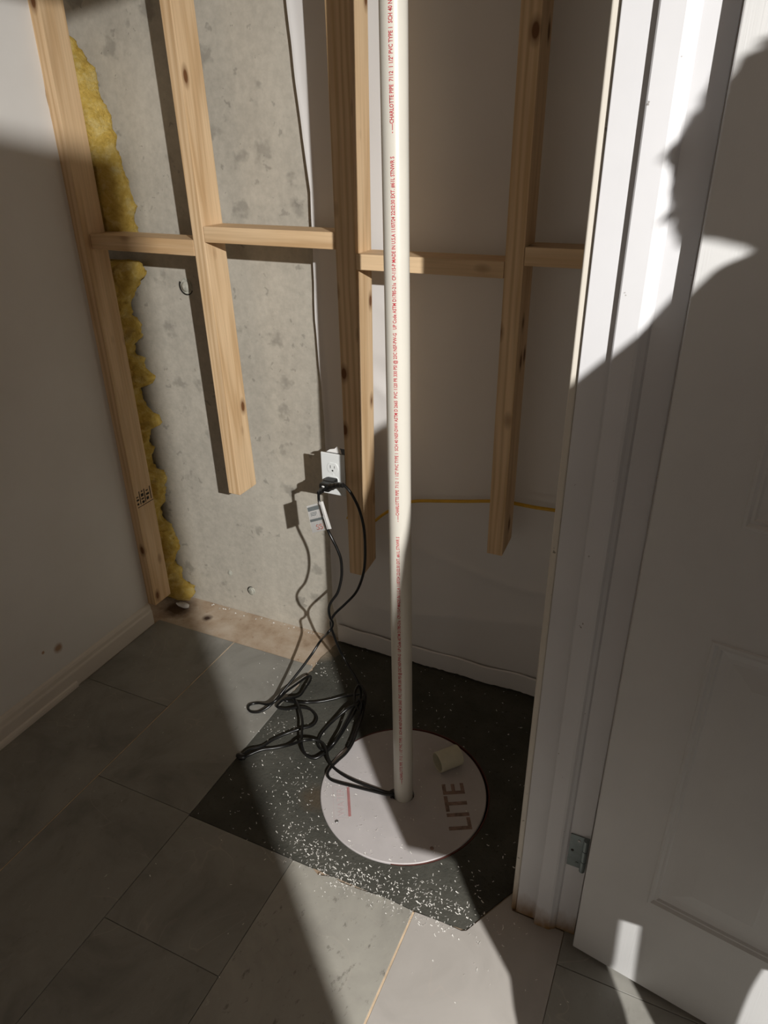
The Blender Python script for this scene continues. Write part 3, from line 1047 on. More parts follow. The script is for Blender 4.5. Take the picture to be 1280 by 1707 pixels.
# ---------------------------------------------------------------- yellow cable behind the studs
cpts = [(-0.90, 1.668, 0.50), (-0.86, 1.668, 0.49), (-0.815, 1.66, 0.503), (-0.78, 1.66, 0.535), (-0.754, 1.66, 0.557), (-0.72, 1.66, 0.583), (-0.671, 1.66, 0.603), (-0.60, 1.66, 0.617), (-0.53, 1.66, 0.630), (-0.468, 1.66, 0.643), (-0.43, 1.66, 0.649), (-0.397, 1.66, 0.651), (-0.34, 1.66, 0.650), (-0.287, 1.66, 0.652), (-0.20, 1.66, 0.655), (-0.152, 1.66, 0.656)]
bm = tube(bmesh.new(), catmull([Vector(c_) for c_ in cpts], 6), 0.0052, 10, 0.6)
tag(obj('yellow_cable', bm, M['yellow_cable'], smooth=True), 'thin yellow electrical cable running sideways behind the studs', 'cable')

# ---------------------------------------------------------------- outlet
YO = 1.535
tl_, tr_, br_ = onY(533.8, 753, YO), onY(573.9, 758.5, YO), onY(576, 828, YO)
ox0, ox1 = tl_.x, (tr_.x + br_.x) / 2 - 0.0005
oz1, oz0 = tl_.z, tl_.z - 0.122
ocx, ocz = (ox0 + ox1) / 2, (oz0 + oz1) / 2
outlet = empty('electrical_outlet', (ocx, YO, ocz))
tag(outlet, 'white wall outlet with two sockets on the side of the stud left of the pipe', 'outlet')


def ochild(name, bm, mat, par=outlet, smooth=False):
    return obj(name, bm, mat, par, smooth)


hw, hh = (ox1 - ox0) / 2, (oz1 - oz0) / 2
bm = box(bmesh.new(), (-hw, 0, -hh), (hw, 0.0055, hh), 0.0022, 2)
plate = ochild('cover_plate', bm, M['plastic'])
bm = box(bmesh.new(), (-0.028, 0.0056, -0.048), (0.0285, 0.070, 0.048), 0.002)
ochild('outlet_box', bm, M['box_blue'])
for s in (1, -1):
    bm = bmesh.new()
    zc = 0.0195 * s
    pts = []
    for k in range(40):
        a = 2 * math.pi * k / 40
        pts.append((0.0172 * math.cos(a), max(-0.0142, min(0.0142, 0.0172 * math.sin(a)))))
    fr = [bm.verts.new((x * 0.97, -0.0018, z + zc)) for x, z in pts]; f2_ = [bm.verts.new((x, -0.0012, z + zc)) for x, z in pts]; bk = [bm.verts.new((x, 0.0002, z + zc)) for x, z in pts]
    bm.faces.new(fr)
    for i in range(40):
        j = (i + 1) % 40
        bm.faces.new((fr[i], fr[j], f2_[j], f2_[i])); bm.faces.new((f2_[i], f2_[j], bk[j], bk[i]))
    rec = ochild('socket', bm, M['plastic'])
    bm = bmesh.new()
    box(bm, (-0.0072, -0.0021, zc - 0.001), (-0.0056, -0.0016, zc + 0.0075)); box(bm, (0.0052, -0.0021, zc), (0.0068, -0.0016, zc + 0.0068))
    lathe_pts = [(0.0026 * math.cos(a), 0.0026 * math.sin(a)) for a in [2 * math.pi * k / 12 for k in range(12)]]
    fr = [bm.verts.new((x, -0.0021, z + zc - 0.0075)) for x, z in lathe_pts]; bk = [bm.verts.new((x, -0.0016, z + zc - 0.0075)) for x, z in lathe_pts]
    bm.faces.new(fr)
    for i in range(12): bm.faces.new((fr[i], fr[(i + 1) % 12], bk[(i + 1) % 12], bk[i]))
    obj('socket_slots', bm, M['slot'], rec)
bm = bmesh.new()
bmesh.ops.create_cone(bm, cap_ends=True, segments=16, radius1=0.003, radius2=0.0026, depth=0.001, matrix=Matrix.Translation((0, -0.0004, 0)) @ Matrix.Rotation(math.pi / 2, 4, 'X'))
ochild('plate_screw', bm, M['plastic'])
# torn white paper above the box
bm = bmesh.new()
t0 = [(-0.024, 0.012, hh - 0.002), (0.022, 0.012, hh - 0.002), (0.016, 0.018, hh + 0.006), (0.004, 0.022, hh + 0.013), (-0.002, 0.018, hh + 0.007), (-0.016, 0.016, hh + 0.004)]
fr = [bm.verts.new(c_) for c_ in t0]; bk = [bm.verts.new((c_[0], c_[1] + 0.001, c_[2])) for c_ in t0]
bm.faces.new(fr); bm.faces.new(bk[::-1])
for i in range(6): bm.faces.new((fr[i], fr[(i + 1) % 6], bk[(i + 1) % 6], bk[i]))
ochild('torn_paper', bm, M['tag'])

# ---------------------------------------------------------------- cords
zsock = ocz - 0.0195
PY0 = YO - 0.0022
cordA = empty('pump_cord', (ocx, 1.45, 0))
tag(cordA, 'black power cord curving out right of the outlet plug, then down in coils', 'power cord', None)
cordB = empty('float_switch_cord', (ocx - 0.03, 1.45, 0))
tag(cordB, 'black power cord carrying the white paper tag, hanging from the outlet', 'power cord', None)


def plugs():
    # piggyback plug body (float switch), then pump plug on its back
    bm = box(bmesh.new(), (ocx - 0.0165, PY0 - 0.030, zsock - 0.013), (ocx + 0.0165, PY0, zsock + 0.013), 0.004, 2)
    # neck to lower left with the tagged cord
    a = Vector((ocx - 0.008, PY0 - 0.020, zsock - 0.006)); e = onY(531, 822, 1.45)
    pts = catmull([a, (a * 2 + e) / 3 + Vector((-0.002, 0, 0.001)), (a + 2 * e) / 3, e], 5)
    tube(bm, pts, lambda t: 0.0105 - 0.005 * t + 0.0007 * math.sin(t * 30), 14)
    o = obj('piggyback_plug', bm, M['plug'], smooth=False)
    o.parent = cordB; o.matrix_parent_inverse = Matrix.Translation(-cordB.location)
    bm = box(bmesh.new(), (ocx - 0.015, PY0 - 0.0535, zsock - 0.009), (ocx + 0.016, PY0 - 0.0305, zsock + 0.014), 0.005, 2)
    a = Vector((ocx + 0.010, PY0 - 0.043, zsock + 0.002)); e = onY(572.5, 809, 1.462)
    pts = catmull([a, a * 0.5 + e * 0.5 + Vector((0, 0, 0.003)), e], 7)
    tube(bm, pts, lambda t: 0.0105 - 0.0045 * t + 0.0006 * math.sin(t * 30), 14)
    o = obj('pump_plug', bm, M['plug'], smooth=False)
    o.parent = cordA; o.matrix_parent_inverse = Matrix.Translation(-cordA.location)
    bm = bmesh.new()
    q = onY(552, 797.5, PY0 - 0.0535 - 0.0004)
    bmesh.ops.create_uvsphere(bm, u_segments=14, v_segments=8, radius=0.0035, matrix=Matrix.Translation((ocx - 0.001, PY0 - 0.0535, zsock + 0.007)) @ Matrix.Diagonal((1.3, 0.3, 0.8, 1)))
    o = obj('plug_badge', bm, M['tag'], smooth=True)
    o.parent = cordA; o.matrix_parent_inverse = Matrix.Translation(-cordA.location)


plugs()


def path(spec):
    out = []
    for s in spec:
        if s[0] == 'Y': out.append(onY(s[1], s[2], s[3]))
        elif s[0] == 'Z': out.append(onZ(s[1], s[2], s[3]))
        else: out.append(Vector(s[1:]))
    return out


R_C = 0.0038
A = path([('Y', 570, 808, 1.466), ('Y', 574, 809.5, 1.464), ('Y', 585, 822, 1.462), ('Y', 597, 845, 1.463), ('Y', 604.5, 870, 1.467), ('Y', 608, 895, 1.47), ('Y', 608.5, 932, 1.478), ('Y', 604.5, 960, 1.48), ('Y', 593.5, 987, 1.48), ('Y', 575, 1007, 1.475), ('Y', 560, 1021, 1.470), ('Y', 552.5, 1032, 1.466), ('Y', 551.5, 1043, 1.467), ('Y', 556, 1058, 1.475), ('Y', 563, 1076, 1.484), ('Y', 571, 1093, 1.491), ('Z', 585, 1117, 0.090), ('Z', 596, 1136, 0.062), ('Z', 601, 1150, 0.045), ('Z', 600, 1166, 0.034), ('Z', 591, 1187, 0.020), ('Z', 580, 1205, 0.012), ('Z', 568, 1225, 0.008), ('Z', 553, 1245, 0.012), ('Z', 539, 1257, 0.014), ('Z', 524, 1264, 0.012), ('Z', 510, 1258, 0.016), ('Z', 503, 1243, 0.024), ('Z', 503, 1222, 0.030), ('Z', 504, 1203, 0.034), ('Z', 500, 1184, 0.032), ('Z', 494, 1170, 0.026), ('Z', 485, 1163, 0.018), ('Z', 470, 1168, 0.012), ('Z', 462, 1178, 0.014), ('Z', 478, 1182, 0.012), ('Z', 500, 1179, 0.018), ('Z', 518, 1183, 0.016), ('Z', 528, 1196, 0.012), ('Z', 521, 1209, 0.009), ('Z', 500, 1215, 0.012), ('Z', 477, 1223, 0.007), ('Z', 455, 1233, 0.006), ('Z', 437, 1244, 0.007), ('Z', 418, 1249, 0.012), ('Z', 406, 1256, 0.014), ('Z', 399, 1263, 0.010), ('Z', 403, 1265, 0.006), ('Z', 416, 1258, 0.006), ('Z', 436, 1250, 0.010), ('Z', 458, 1247, 0.006), ('Z', 482, 1242, 0.010), ('Z', 503, 1235, 0.036), ('Z', 522, 1233, 0.030), ('Z', 537, 1238, 0.026), ('Z', 544, 1250, 0.026), ('Z', 547, 1264, 0.024), ('Z', 556, 1279, 0.022), ('Z', 571, 1291, 0.022), ('Z', 592, 1302, 0.020), ('Z', 618, 1312, 0.016), ('Z', 642, 1320, 0.013), ('Z', 655, 1323, 0.010), ('P', -0.5415, 1.177, -0.03), ('P', -0.541, 1.177, -0.15)])
Bp = path([('Y', 531, 819, 1.45), ('Y', 531, 824, 1.45), ('Y', 532, 837, 1.448), ('Y', 538, 858, 1.43), ('Y', 546, 882, 1.405), ('Y', 553, 897, 1.398), ('Y', 561, 913, 1.397), ('Y', 567.5, 930, 1.396), ('Y', 569.5, 948, 1.396), ('Y', 568.5, 966, 1.394), ('Y', 562.5, 988, 1.388), ('Y', 551.5, 1004, 1.380), ('Y', 548, 1016, 1.378), ('Y', 550, 1029, 1.392), ('Y', 554.5, 1038, 1.42), ('Y', 552.5, 1047, 1.428), ('Y', 546, 1055, 1.418), ('Z', 535, 1067, 0.170), ('Z', 520, 1090, 0.130), ('Z', 500, 1117, 0.090), ('Z', 480, 1142, 0.055), ('Z', 462, 1164, 0.028), ('Z', 448, 1178, 0.016), ('Z', 434, 1186, 0.008), ('Z', 421, 1187, 0.006), ('Z', 414, 1182, 0.006), ('Z', 416, 1175, 0.006), ('Z', 430, 1172, 0.007), ('Z', 448, 1174, 0.024), ('Z', 462, 1166, 0.036), ('Z', 478, 1152, 0.034), ('Z', 496, 1139, 0.030), ('Z', 510, 1129, 0.028), ('Z', 517, 1127, 0.026), ('Z', 517, 1134, 0.024), ('Z', 508, 1148, 0.020), ('Z', 500, 1159, 0.016), ('Z', 488, 1163, 0.032), ('Z', 474, 1165, 0.040), ('Z', 480, 1169, 0.040), ('Z', 505, 1171, 0.010), ('Z', 530, 1170, 0.007), ('Z', 552, 1166, 0.008), ('Z', 572, 1161, 0.012), ('Z', 590, 1158, 0.020), ('Z', 604, 1158, 0.030), ('Z', 606, 1168, 0.040), ('Z', 596, 1174, 0.046), ('Z', 580, 1181, 0.030), ('Z', 563, 1195, 0.016), ('Z', 546, 1211, 0.008), ('Z', 534, 1226, 0.006), ('Z', 530, 1240, 0.006), ('Z', 536, 1249, 0.006), ('Z', 546, 1248, 0.007), ('Z', 558, 1236, 0.022), ('Z', 570, 1217, 0.026), ('Z', 580, 1196, 0.034), ('Z', 588, 1180, 0.036), ('Z', 598, 1166, 0.056), ('Z', 606, 1176, 0.048), ('Z', 603, 1196, 0.034), ('Z', 595, 1218, 0.024), ('Z', 588, 1238, 0.018), ('Z', 577, 1255, 0.014), ('Z', 563, 1268, 0.012), ('Z', 551, 1280, 0.011), ('Z', 546, 1290, 0.011), ('Z', 551, 1299, 0.011), ('Z', 566, 1305, 0.011), ('Z', 590, 1311, 0.011), ('Z', 618, 1318, 0.011), ('Z', 642, 1324, 0.011), ('Z', 654, 1326, 0.010), ('P', -0.5425, 1.169, -0.03), ('P', -0.541, 1.169, -0.15)])
for nm, pts, par in (('cord', A, cordA), ('cord', Bp, cordB)):
    bm = tube(bmesh.new(), catmull(pts, 7), R_C, 12)
    o = obj(nm, bm, M['cord'], smooth=True)
    o.parent = par; o.matrix_parent_inverse = Matrix.Translation(-par.location)
# hanging coil bundle gathered near the corner of the patch (part of the pump cord)
cc = path([('Z', 597, 1140, 0.05), ('Z', 607, 1152, 0.05), ('Z', 608, 1172, 0.044), ('Z', 600, 1184, 0.040), ('Z', 592, 1172, 0.046), ('Z', 592, 1152, 0.055), ('Z', 600, 1142, 0.062), ('Z', 609, 1158, 0.058), ('Z', 606, 1182, 0.036), ('Z', 598, 1205, 0.022), ('Z', 590, 1228, 0.012), ('Z', 580, 1246, 0.010), ('Z', 590, 1222, 0.010), ('Z', 599, 1196, 0.022), ('Z', 603, 1170, 0.064)])
bm = tube(bmesh.new(), catmull(cc, 7), R_C, 12)
o = obj('cord_coil', bm, M['cord'], smooth=True); o.parent = cordA; o.matrix_parent_inverse = Matrix.Translation(-cordA.location)
# twist tie at the far bend
bm = bmesh.new()
q = onZ(402, 1261, 0.010)
bmesh.ops.create_uvsphere(bm, u_segments=16, v_segments=10, radius=1)
for v_ in bm.verts: v_.co = Vector((v_.co.x * 0.016, v_.co.y * 0.010, v_.co.z * 0.009)) * (1 + 0.2 * noise.noise(v_.co * 2)) + Vector((q.x, q.y, 0.0095))
o = obj('cord_tie', bm, M['plug'], smooth=True); o.parent = cordA; o.matrix_parent_inverse = Matrix.Translation(-cordA.location)

# paper tag wrapped round the tagged cord
c0 = onY(535.5, 837, 1.4465); c1 = onY(549, 882.5, 1.404)
e0 = Vector((-0.910, 1.459, 0.633)); e1 = Vector((-0.883, 1.437, 0.568))
def tp(s, t):    # s 0..1 away from cord, t 0..1 downward
    a = c0.lerp(c1, t); b3 = e0.lerp(e1, t)
    return a.lerp(b3, s)
nrmt = (c1 - c0).cross(e0 - c0).normalized()
if nrmt.dot(EYE - c0) < 0: nrmt = -nrmt
def tagquad(s0, s1, t0, t1, off, mat, name, th=0.0004):
    bm = bmesh.new()
    n_ = 6
    f1 = []; f2 = []; n_ = 12
    for i in range(n_ + 1):
        for j in (0, 1):
            s = s0 + (s1 - s0) * i / n_; t = t1 if j else t0
            p = tp(s, t) + nrmt * (off + 0.0058 * math.exp(-(abs(s) / 0.17) ** 3))
            f1.append(bm.verts.new(p)); f2.append(bm.verts.new(p - nrmt * th))
    for i in range(n_):
        bm.faces.new((f1[2 * i], f1[2 * i + 1], f1[2 * i + 3], f1[2 * i + 2])); bm.faces.new((f2[2 * i], f2[2 * i + 2], f2[2 * i + 3], f2[2 * i + 1]))
        bm.faces.new((f1[2 * i], f1[2 * i + 2], f2[2 * i + 2], f2[2 * i])); bm.faces.new((f1[2 * i + 1], f2[2 * i + 1], f2[2 * i + 3], f1[2 * i + 3]))
    bm.faces.new((f1[0], f2[0], f2[1], f1[1])); bm.faces.new((f1[-2], f1[-1], f2[-1], f2[-2]))
    o = obj(name, bm, mat)
    return o
tg = tagquad(-0.16, 1.0, 0, 1, 0.0, M['tag'], 'paper_tag')
tg.parent = cordB; tg.matrix_parent_inverse = Matrix.Translation(-cordB.location)
tg['label'] = 'white paper tag with grey bands and red print'
subs = [(0.25, 0.97, 0.07, 0.22, 'tag_grey'), (0.05, 0.97, 0.52, 0.61, 'tag_grey'), (0.45, 0.85, 0.28, 0.30, 'tag_grey'), (0.45, 0.85, 0.33, 0.35, 'tag_grey'), (0.5, 0.85, 0.38, 0.40, 'tag_grey'), (0.02, 0.06, 0.1, 0.5, 'slot'), (0.03, 0.06, 0.62, 0.9, 'slot')]
for s0, s1, t0, t1, mm in subs:
    o = tagquad(s0, s1, t0, t1, 0.0005, M[mm], 'tag_print', 0.0003)
    o.parent = tg
# red scribble characters
bm = bmesh.new()
for k in range(2):
    pts = [tp(0.62 - 0.2 * k - dxs, 0.86 + dts) + nrmt * 0.0009 for dxs, dts in ((0.10, -0.09), (0.0, -0.11), (-0.03, -0.05), (0.08, -0.02), (0.09, 0.05), (0.0, 0.07), (-0.05, 0.04))]
    tube(bm, catmull(pts, 4), 0.0006, 6)
o = obj('tag_print', bm, M['tag_red']); o.parent = tg

# ---------------------------------------------------------------- baseboard on the left wall
prof = [(XL + 0.0002, 0.0005), (-1.6095, 0.0005), (-1.6095, 0.052), (-1.6105, 0.056), (-1.6125, 0.060), (-1.6135, 0.072), (-1.6165, 0.080), (-1.620, 0.084), (XL + 0.0002, 0.085)]
bm = bmesh.new()
ya, yb = -0.699, 1.5165
va = [bm.verts.new((x, ya, z)) for x, z in prof]; vb = [bm.verts.new((x, yb, z)) for x, z in prof]
for i in range(len(prof)):
    j = (i + 1) % len(prof)
    bm.faces.new((va[i], va[j], vb[j], vb[i]))
bm.faces.new(va[::-1]); bm.faces.new(vb)
bb = obj('baseboard_left', bm, M['baseboard']); bb['kind'] = 'structure'
bm = bmesh.new()
prof = [(-1.6094, 0.0005), (-1.6035, 0.0005), (-1.6035, 0.010), (-1.6055, 0.017), (-1.6094, 0.021)]
va = [bm.verts.new((x, ya, z)) for x, z in prof]; vb = [bm.verts.new((x, 1.16, z)) for x, z in prof]
for i in range(len(prof)):
    j = (i + 1) % len(prof)
    bm.faces.new((va[i], va[j], vb[j], vb[i]))
bm.faces.new(va[::-1]); bm.faces.new(vb)
obj('base_shoe', bm, M['baseboard'], bb)

# ---------------------------------------------------------------- door frame
fr = empty('trim_1', (-0.1, 1.0, 0)); fr['kind'] = 'structure'


def fchild(name, bm, mat, par=fr, smooth=False):
    o = obj(name, bm, mat, smooth=smooth)
    o.parent = par
    if par is fr: o.matrix_parent_inverse = Matrix.Translation((0.1, -1.0, 0))
    return o


fchild('hinge_jamb', box(bmesh.new(), (-0.161, 1.0, 0.0006), (-0.035, 1.0184, 2.068), 0.0012, 2), M['trim'])
fchild('door_stop', prism(bmesh.new(), [(-0.119, 0.9999), (-0.119, 0.9905), (-0.117, 0.989), (-0.090, 0.989), (-0.086, 0.990), (-0.082, 0.9935), (-0.0765, 0.9965), (-0.0735, 0.9999)], 0.0006, 2.042), M['trim'])
fchild('head_jamb', box(bmesh.new(), (-0.161, -0.041, 2.043), (-0.035, 0.9999, 2.0685), 0.001), M['trim'])
fchild('strike_jamb', box(bmesh.new(), (-0.161, -0.0595, 0.0006), (-0.035, -0.0415, 2.0685), 0.001), M['trim'])
# casings on the closet side and on the room side
fchild('casing', box(bmesh.new(), (-0.1735, 1.0055, TS + 0.001), (-0.1615, 1.064, 2.10), 0.003, 3), M['trim_cream'])
bm = box(bmesh.new(), (-0.0345, 1.010, 0.0006), (-0.020, 1.07, 2.10), 0.003, 3)
fchild('casing', bm, M['trim'])
# hinge leaf on the jamb
bm = box(bmesh.new(), (-0.0725, 0.9975, 0.212), (-0.0365, 0.9998, 0.302), 0.0006)
hl = fchild('hinge_leaf', bm, M['metal'])
hl['label'] = 'grey metal hinge leaf near the floor'
for x, z, mm in ((-0.0555, 0.289, 'steel'), (-0.0655, 0.258, 'slot'), (-0.0535, 0.226, 'metal')):
    bm = bmesh.new()
    bmesh.ops.create_cone(bm, cap_ends=True, segments=14, radius1=0.0032, radius2=0.0026, depth=0.0012, matrix=Matrix.Translation((x, 0.9971, z)) @ Matrix.Rotation(math.pi / 2, 4, 'X'))
    o = fchild('screw', bm, M[mm], hl)
bm = bmesh.new()
for k in range(3):
    bmesh.ops.create_cone(bm, cap_ends=True, segments=16, radius1=0.0055, radius2=0.0055, depth=0.0285, matrix=Matrix.Translation((-0.0318, 1.0115 - 0.018, 0.227 + 0.030 * k)))
# barrel sits in the gap behind the door edge
for v_ in bm.verts: v_.co.x -= 0.0098
fchild('hinge_barrel', bm, M['metal'], hl)

# ---------------------------------------------------------------- door leaf (moulded six-panel)
DH = 2.018
def make_door(name, width=0.76, th=0.035):
    root = empty(name)
    xc = [0, 0.113, 0.345, 0.415, width - 0.113, width]
    zc = [0, 0.24, 0.842, 1.027, 1.66, 1.76, 1.90, DH]
    for sgn in (-1, 1):
        bm = bmesh.new()
        y0 = 0.0 if sgn < 0 else th
        panels = [(1, k) for k in (1, 3, 5)] + [(3, k) for k in (1, 3, 5)]
        for i in range(5):
            for k in range(7):
                if (i, k) in panels: continue
                bm.faces.new([bm.verts.new((x, y0, z)) for x, z in ((xc[i], zc[k]), (xc[i + 1], zc[k]), (xc[i + 1], zc[k + 1]), (xc[i], zc[k + 1]))])
        prof = [(0, 0), (0.002, -0.0022), (0.006, -0.0022), (0.010, 0.003), (0.014, 0.0025), (0.017, 0.0065), (0.027, 0.0078), (0.034, 0.0078), (0.064, 0.0028), (0.067, 0.0022)]
        for i, k in panels:
            loops = []
            for off, dep in prof:
                yy = y0 + dep * (1 if sgn < 0 else -1)
                loops.append([bm.verts.new((x, yy, z)) for x, z in ((xc[i] + off, zc[k] + off), (xc[i + 1] - off, zc[k] + off), (xc[i + 1] - off, zc[k + 1] - off), (xc[i] + off, zc[k + 1] - off))])
            for a, b2 in zip(loops, loops[1:]):
                for q in range(4): bm.faces.new((a[q], a[(q + 1) % 4], b2[(q + 1) % 4], b2[q]))
            bm.faces.new(loops[-1])
        bmesh.ops.remove_doubles(bm, verts=bm.verts, dist=0.00005)
        if sgn < 0: front = bm
        else:
            me = bpy.data.meshes.new('tmp'); bm.to_mesh(me); bm.free(); front.from_mesh(me); bpy.data.meshes.remove(me)
    bm = front
    r_ = 0.0025
    for lo_, hi_ in (((0, 0), (0, 1)), ((width, 0), (width, 1))):
        x = lo_[0]; s = -1 if x == 0 else 1
        ring = [(x, 0.0), (x + s * r_ * 0.7, r_ * 0.3), (x + s * r_, r_), (x + s * r_, th - r_), (x + s * r_ * 0.7, th - r_ * 0.3), (x, th)]
        va = [bm.verts.new((a, b2, 0)) for a, b2 in ring]; vb = [bm.verts.new((a, b2, DH)) for a, b2 in ring]
        for i in range(5): bm.faces.new((va[i], va[i + 1], vb[i + 1], vb[i]))
        bm.faces.new(va); bm.faces.new(vb[::-1])
    for z in (0, DH):
        bm.faces.new([bm.verts.new((x, y, z)) for x, y in ((0, 0), (width, 0), (width, th), (0, th))])
    bmesh.ops.remove_doubles(bm, verts=bm.verts, dist=0.00005)
    obj('leaf', bm, M['door'], root)
    # knobs
    for s in (-1, 1):
        bm = lathe(bmesh.new(), [(0.0001, 0.062), (0.014, 0.061), (0.024, 0.052), (0.026, 0.043), (0.020, 0.032), (0.011, 0.026), (0.010, 0.010), (0.030, 0.007), (0.032, 0.0)], 32)
        rot = Matrix.Rotation(math.pi / 2 * (1 if s < 0 else -1), 4, 'X')
        bmesh.ops.transform(bm, matrix=Matrix.Translation((width - 0.065, 0 if s < 0 else th, 0.91)) @ rot, verts=bm.verts)
        obj('door_knob', bm, M['metal'], root, True)
    return root


d1r = make_door('door_1')
d1r['kind'] = 'structure'
d1r.location = (-0.0305, 0.9695, 0.010)
d1r.rotation_euler = (0, 0, math.radians(-9.67))

# door leaf added out of view as a shadow caster; its edge bounds the lit wedge on the floor
def on_az(t): return (-0.401 + 1.129 * t, 0.648 - t)
ex, ey_ = on_az(0.905)
d2r = make_door('shadow_door')
d2r['kind'] = 'structure'
d2r.location = (ex, ey_, 0.021)
d2r.rotation_euler = (0, 0, math.radians(180 + 29))

# lamp fitting at the bulb
lf = empty('ceiling_lamp', (LAMP.x, LAMP.y, 2.44))
tag(lf, 'small ceiling lamp holder above the outer room', 'lamp')
bm = lathe(bmesh.new(), [(0.0001, 0.0), (0.055, 0.0), (0.055, -0.015), (0.030, -0.045), (0.022, -0.10), (0.0001, -0.10)], 32)
obj('lamp_holder', bm, M['plastic'], lf, True)

# ---------------------------------------------------------------- shavings (uncountable)
bm = bmesh.new()
random.seed(21)
def flake(x, y, z, L_, w, ang, curl, tilt):
    n_ = 3
    prev = None
    for i in range(n_ + 1):
        t = i / n_ - 0.5
        a = ang + curl * t
        cx_ = x + L_ * t * math.cos(ang) - curl * 0.25 * L_ * (t * t) * math.sin(ang)
        cy_ = y + L_ * t * math.sin(ang) + curl * 0.25 * L_ * (t * t) * math.cos(ang)
        nx_, ny_ = -math.sin(a) * w, math.cos(a) * w
        zz = z + tilt * abs(t) * L_
        cur = (bm.verts.new((cx_ + nx_, cy_ + ny_, zz)), bm.verts.new((cx_ - nx_, cy_ - ny_, zz + w * 0.7)))
        if prev: bm.faces.new((prev[0], prev[1], cur[1], cur[0]))
        prev = cur
def surf(x, y):
    if (Vector((x, y)) - LC.xy).length < R0 - 0.002:
        if (Vector((x, y)) - PB.xy).length < 0.045: return None
        return lidT
    if (Vector((x, y)) - LC.xy).length < 0.226: return None
    if x > -0.98 and y > PY and x < -0.18: return PZ
    if y > 1.54: return TS
    if x > -0.19 and y > 0.985: return None
    return 0.0
def put(x, y, s=1.0):
    z = surf(x, y)
    if z is None or x < -1.59 or y > 1.68: return
    flake(x, y, z + 0.0006, random.choice((0.003, 0.004, 0.005, 0.007)) * s * random.uniform(0.8, 1.2), random.uniform(0.0005, 0.0011) * s, random.uniform(0, math.pi), random.uniform(-1.8, 1.8), random.uniform(0.0, 0.5))
def cluster(px, py, n, sx, sy, s=1.0):
    c_ = onZ(px, py)
    for _ in range(int(n * 0.75)): put(random.gauss(c_.x, sx), random.gauss(c_.y, sy), s)
cluster(520, 1415, 230, 0.055, 0.030)
cluster(600, 1470, 260, 0.075, 0.020)
cluster(690, 1480, 190, 0.08, 0.030)
cluster(745, 1510, 110, 0.06, 0.025)
cluster(500, 1340, 120, 0.06, 0.07)
cluster(450, 1215, 60, 0.035, 0.035, 1.1)
cluster(480, 1290, 80, 0.06, 0.06)
cluster(540, 1120, 60, 0.07, 0.05)
cluster(460, 1120, 40, 0.07, 0.06)
cluster(700, 1530, 60, 0.05, 0.012)
cluster(600, 1400, 60, 0.07, 0.05)
cluster(780, 1560, 26, 0.07, 0.05)
cluster(550, 1465, 60, 0.03, 0.02)
cluster(760, 1480, 60, 0.09, 0.05)
for _ in range(260): put(random.uniform(-0.97, -0.18), random.uniform(0.92, 1.68), 0.9)
for _ in range(90): put(random.uniform(-1.55, 0.1), random.uniform(0.6, 1.55), 0.8)
for _ in range(26):
    x = random.uniform(-1.5, -1.0); flake(x, YC - 0.006 + random.uniform(-0.02, 0.0), TS + 0.001, 0.008, 0.002, random.uniform(0, 3), 1, 0.3)
sh = obj('plastic_shavings', bm, M['shaving'])
tag(sh, 'scattered tiny white plastic shavings on the patch, lid and tiles', 'shavings', None, 'stuff')

# ---------------------------------------------------------------- the person standing beside the photographer (seen only by shadow)
M['jacket'] = plain('dark_blue_jacket', (52, 56, 66), 0.9, var=0.1)
M['jeans'] = plain('blue_jeans', (62, 74, 98), 0.9, var=0.12)
M['skin'] = plain('skin', (196, 148, 122), 0.55, var=0.04)
M['hair'] = plain('brown_hair', (58, 42, 30), 0.8, var=0.2, vs=80, bs=0.6, bd=0.004)
U = Vector((-0.616, 0.788, 0)).normalized(); Wv = Vector((0.788, 0.616, 0)).normalized()
base = Vector((LAMP.x, LAMP.y, 0)) + U * 2.0
def bp(a, b2, z): return base + Wv * a + U * b2 + Vector((0, 0, z))
person = empty('person', tuple(base + Wv * 0.07))
tag(person, 'person in dark jacket and jeans standing beside the camera, facing the closet', 'person')
nodes = {}; verts = []; edges = []; radii = []
def nd(key, a, b2, z, r1_, r2_=None, link=None):
    nodes[key] = len(verts); verts.append(bp(a, b2, z)); radii.append((r1_, r2_ or r1_))
    if link: edges.append((nodes[link], nodes[key]))
nd('pelvis', 0.07, 0, 0.93, 0.13, 0.11)
nd('waist', 0.07, 0, 1.08, 0.12, 0.10, 'pelvis'); nd('chest', 0.07, 0, 1.28, 0.145, 0.11, 'waist'); nd('upper', 0.073, -0.01, 1.42, 0.10, 0.09, 'chest')
nd('neck', 0.083, -0.005, 1.52, 0.042, 0.045, 'upper'); nd('skull0', 0.088, 0.01, 1.585, 0.050, 0.052, 'neck'); nd('skull1', 0.090, 0.01, 1.665, 0.070, 0.078, 'skull0'); nd('skull2', 0.092, 0.005, 1.715, 0.045, 0.05, 'skull1')
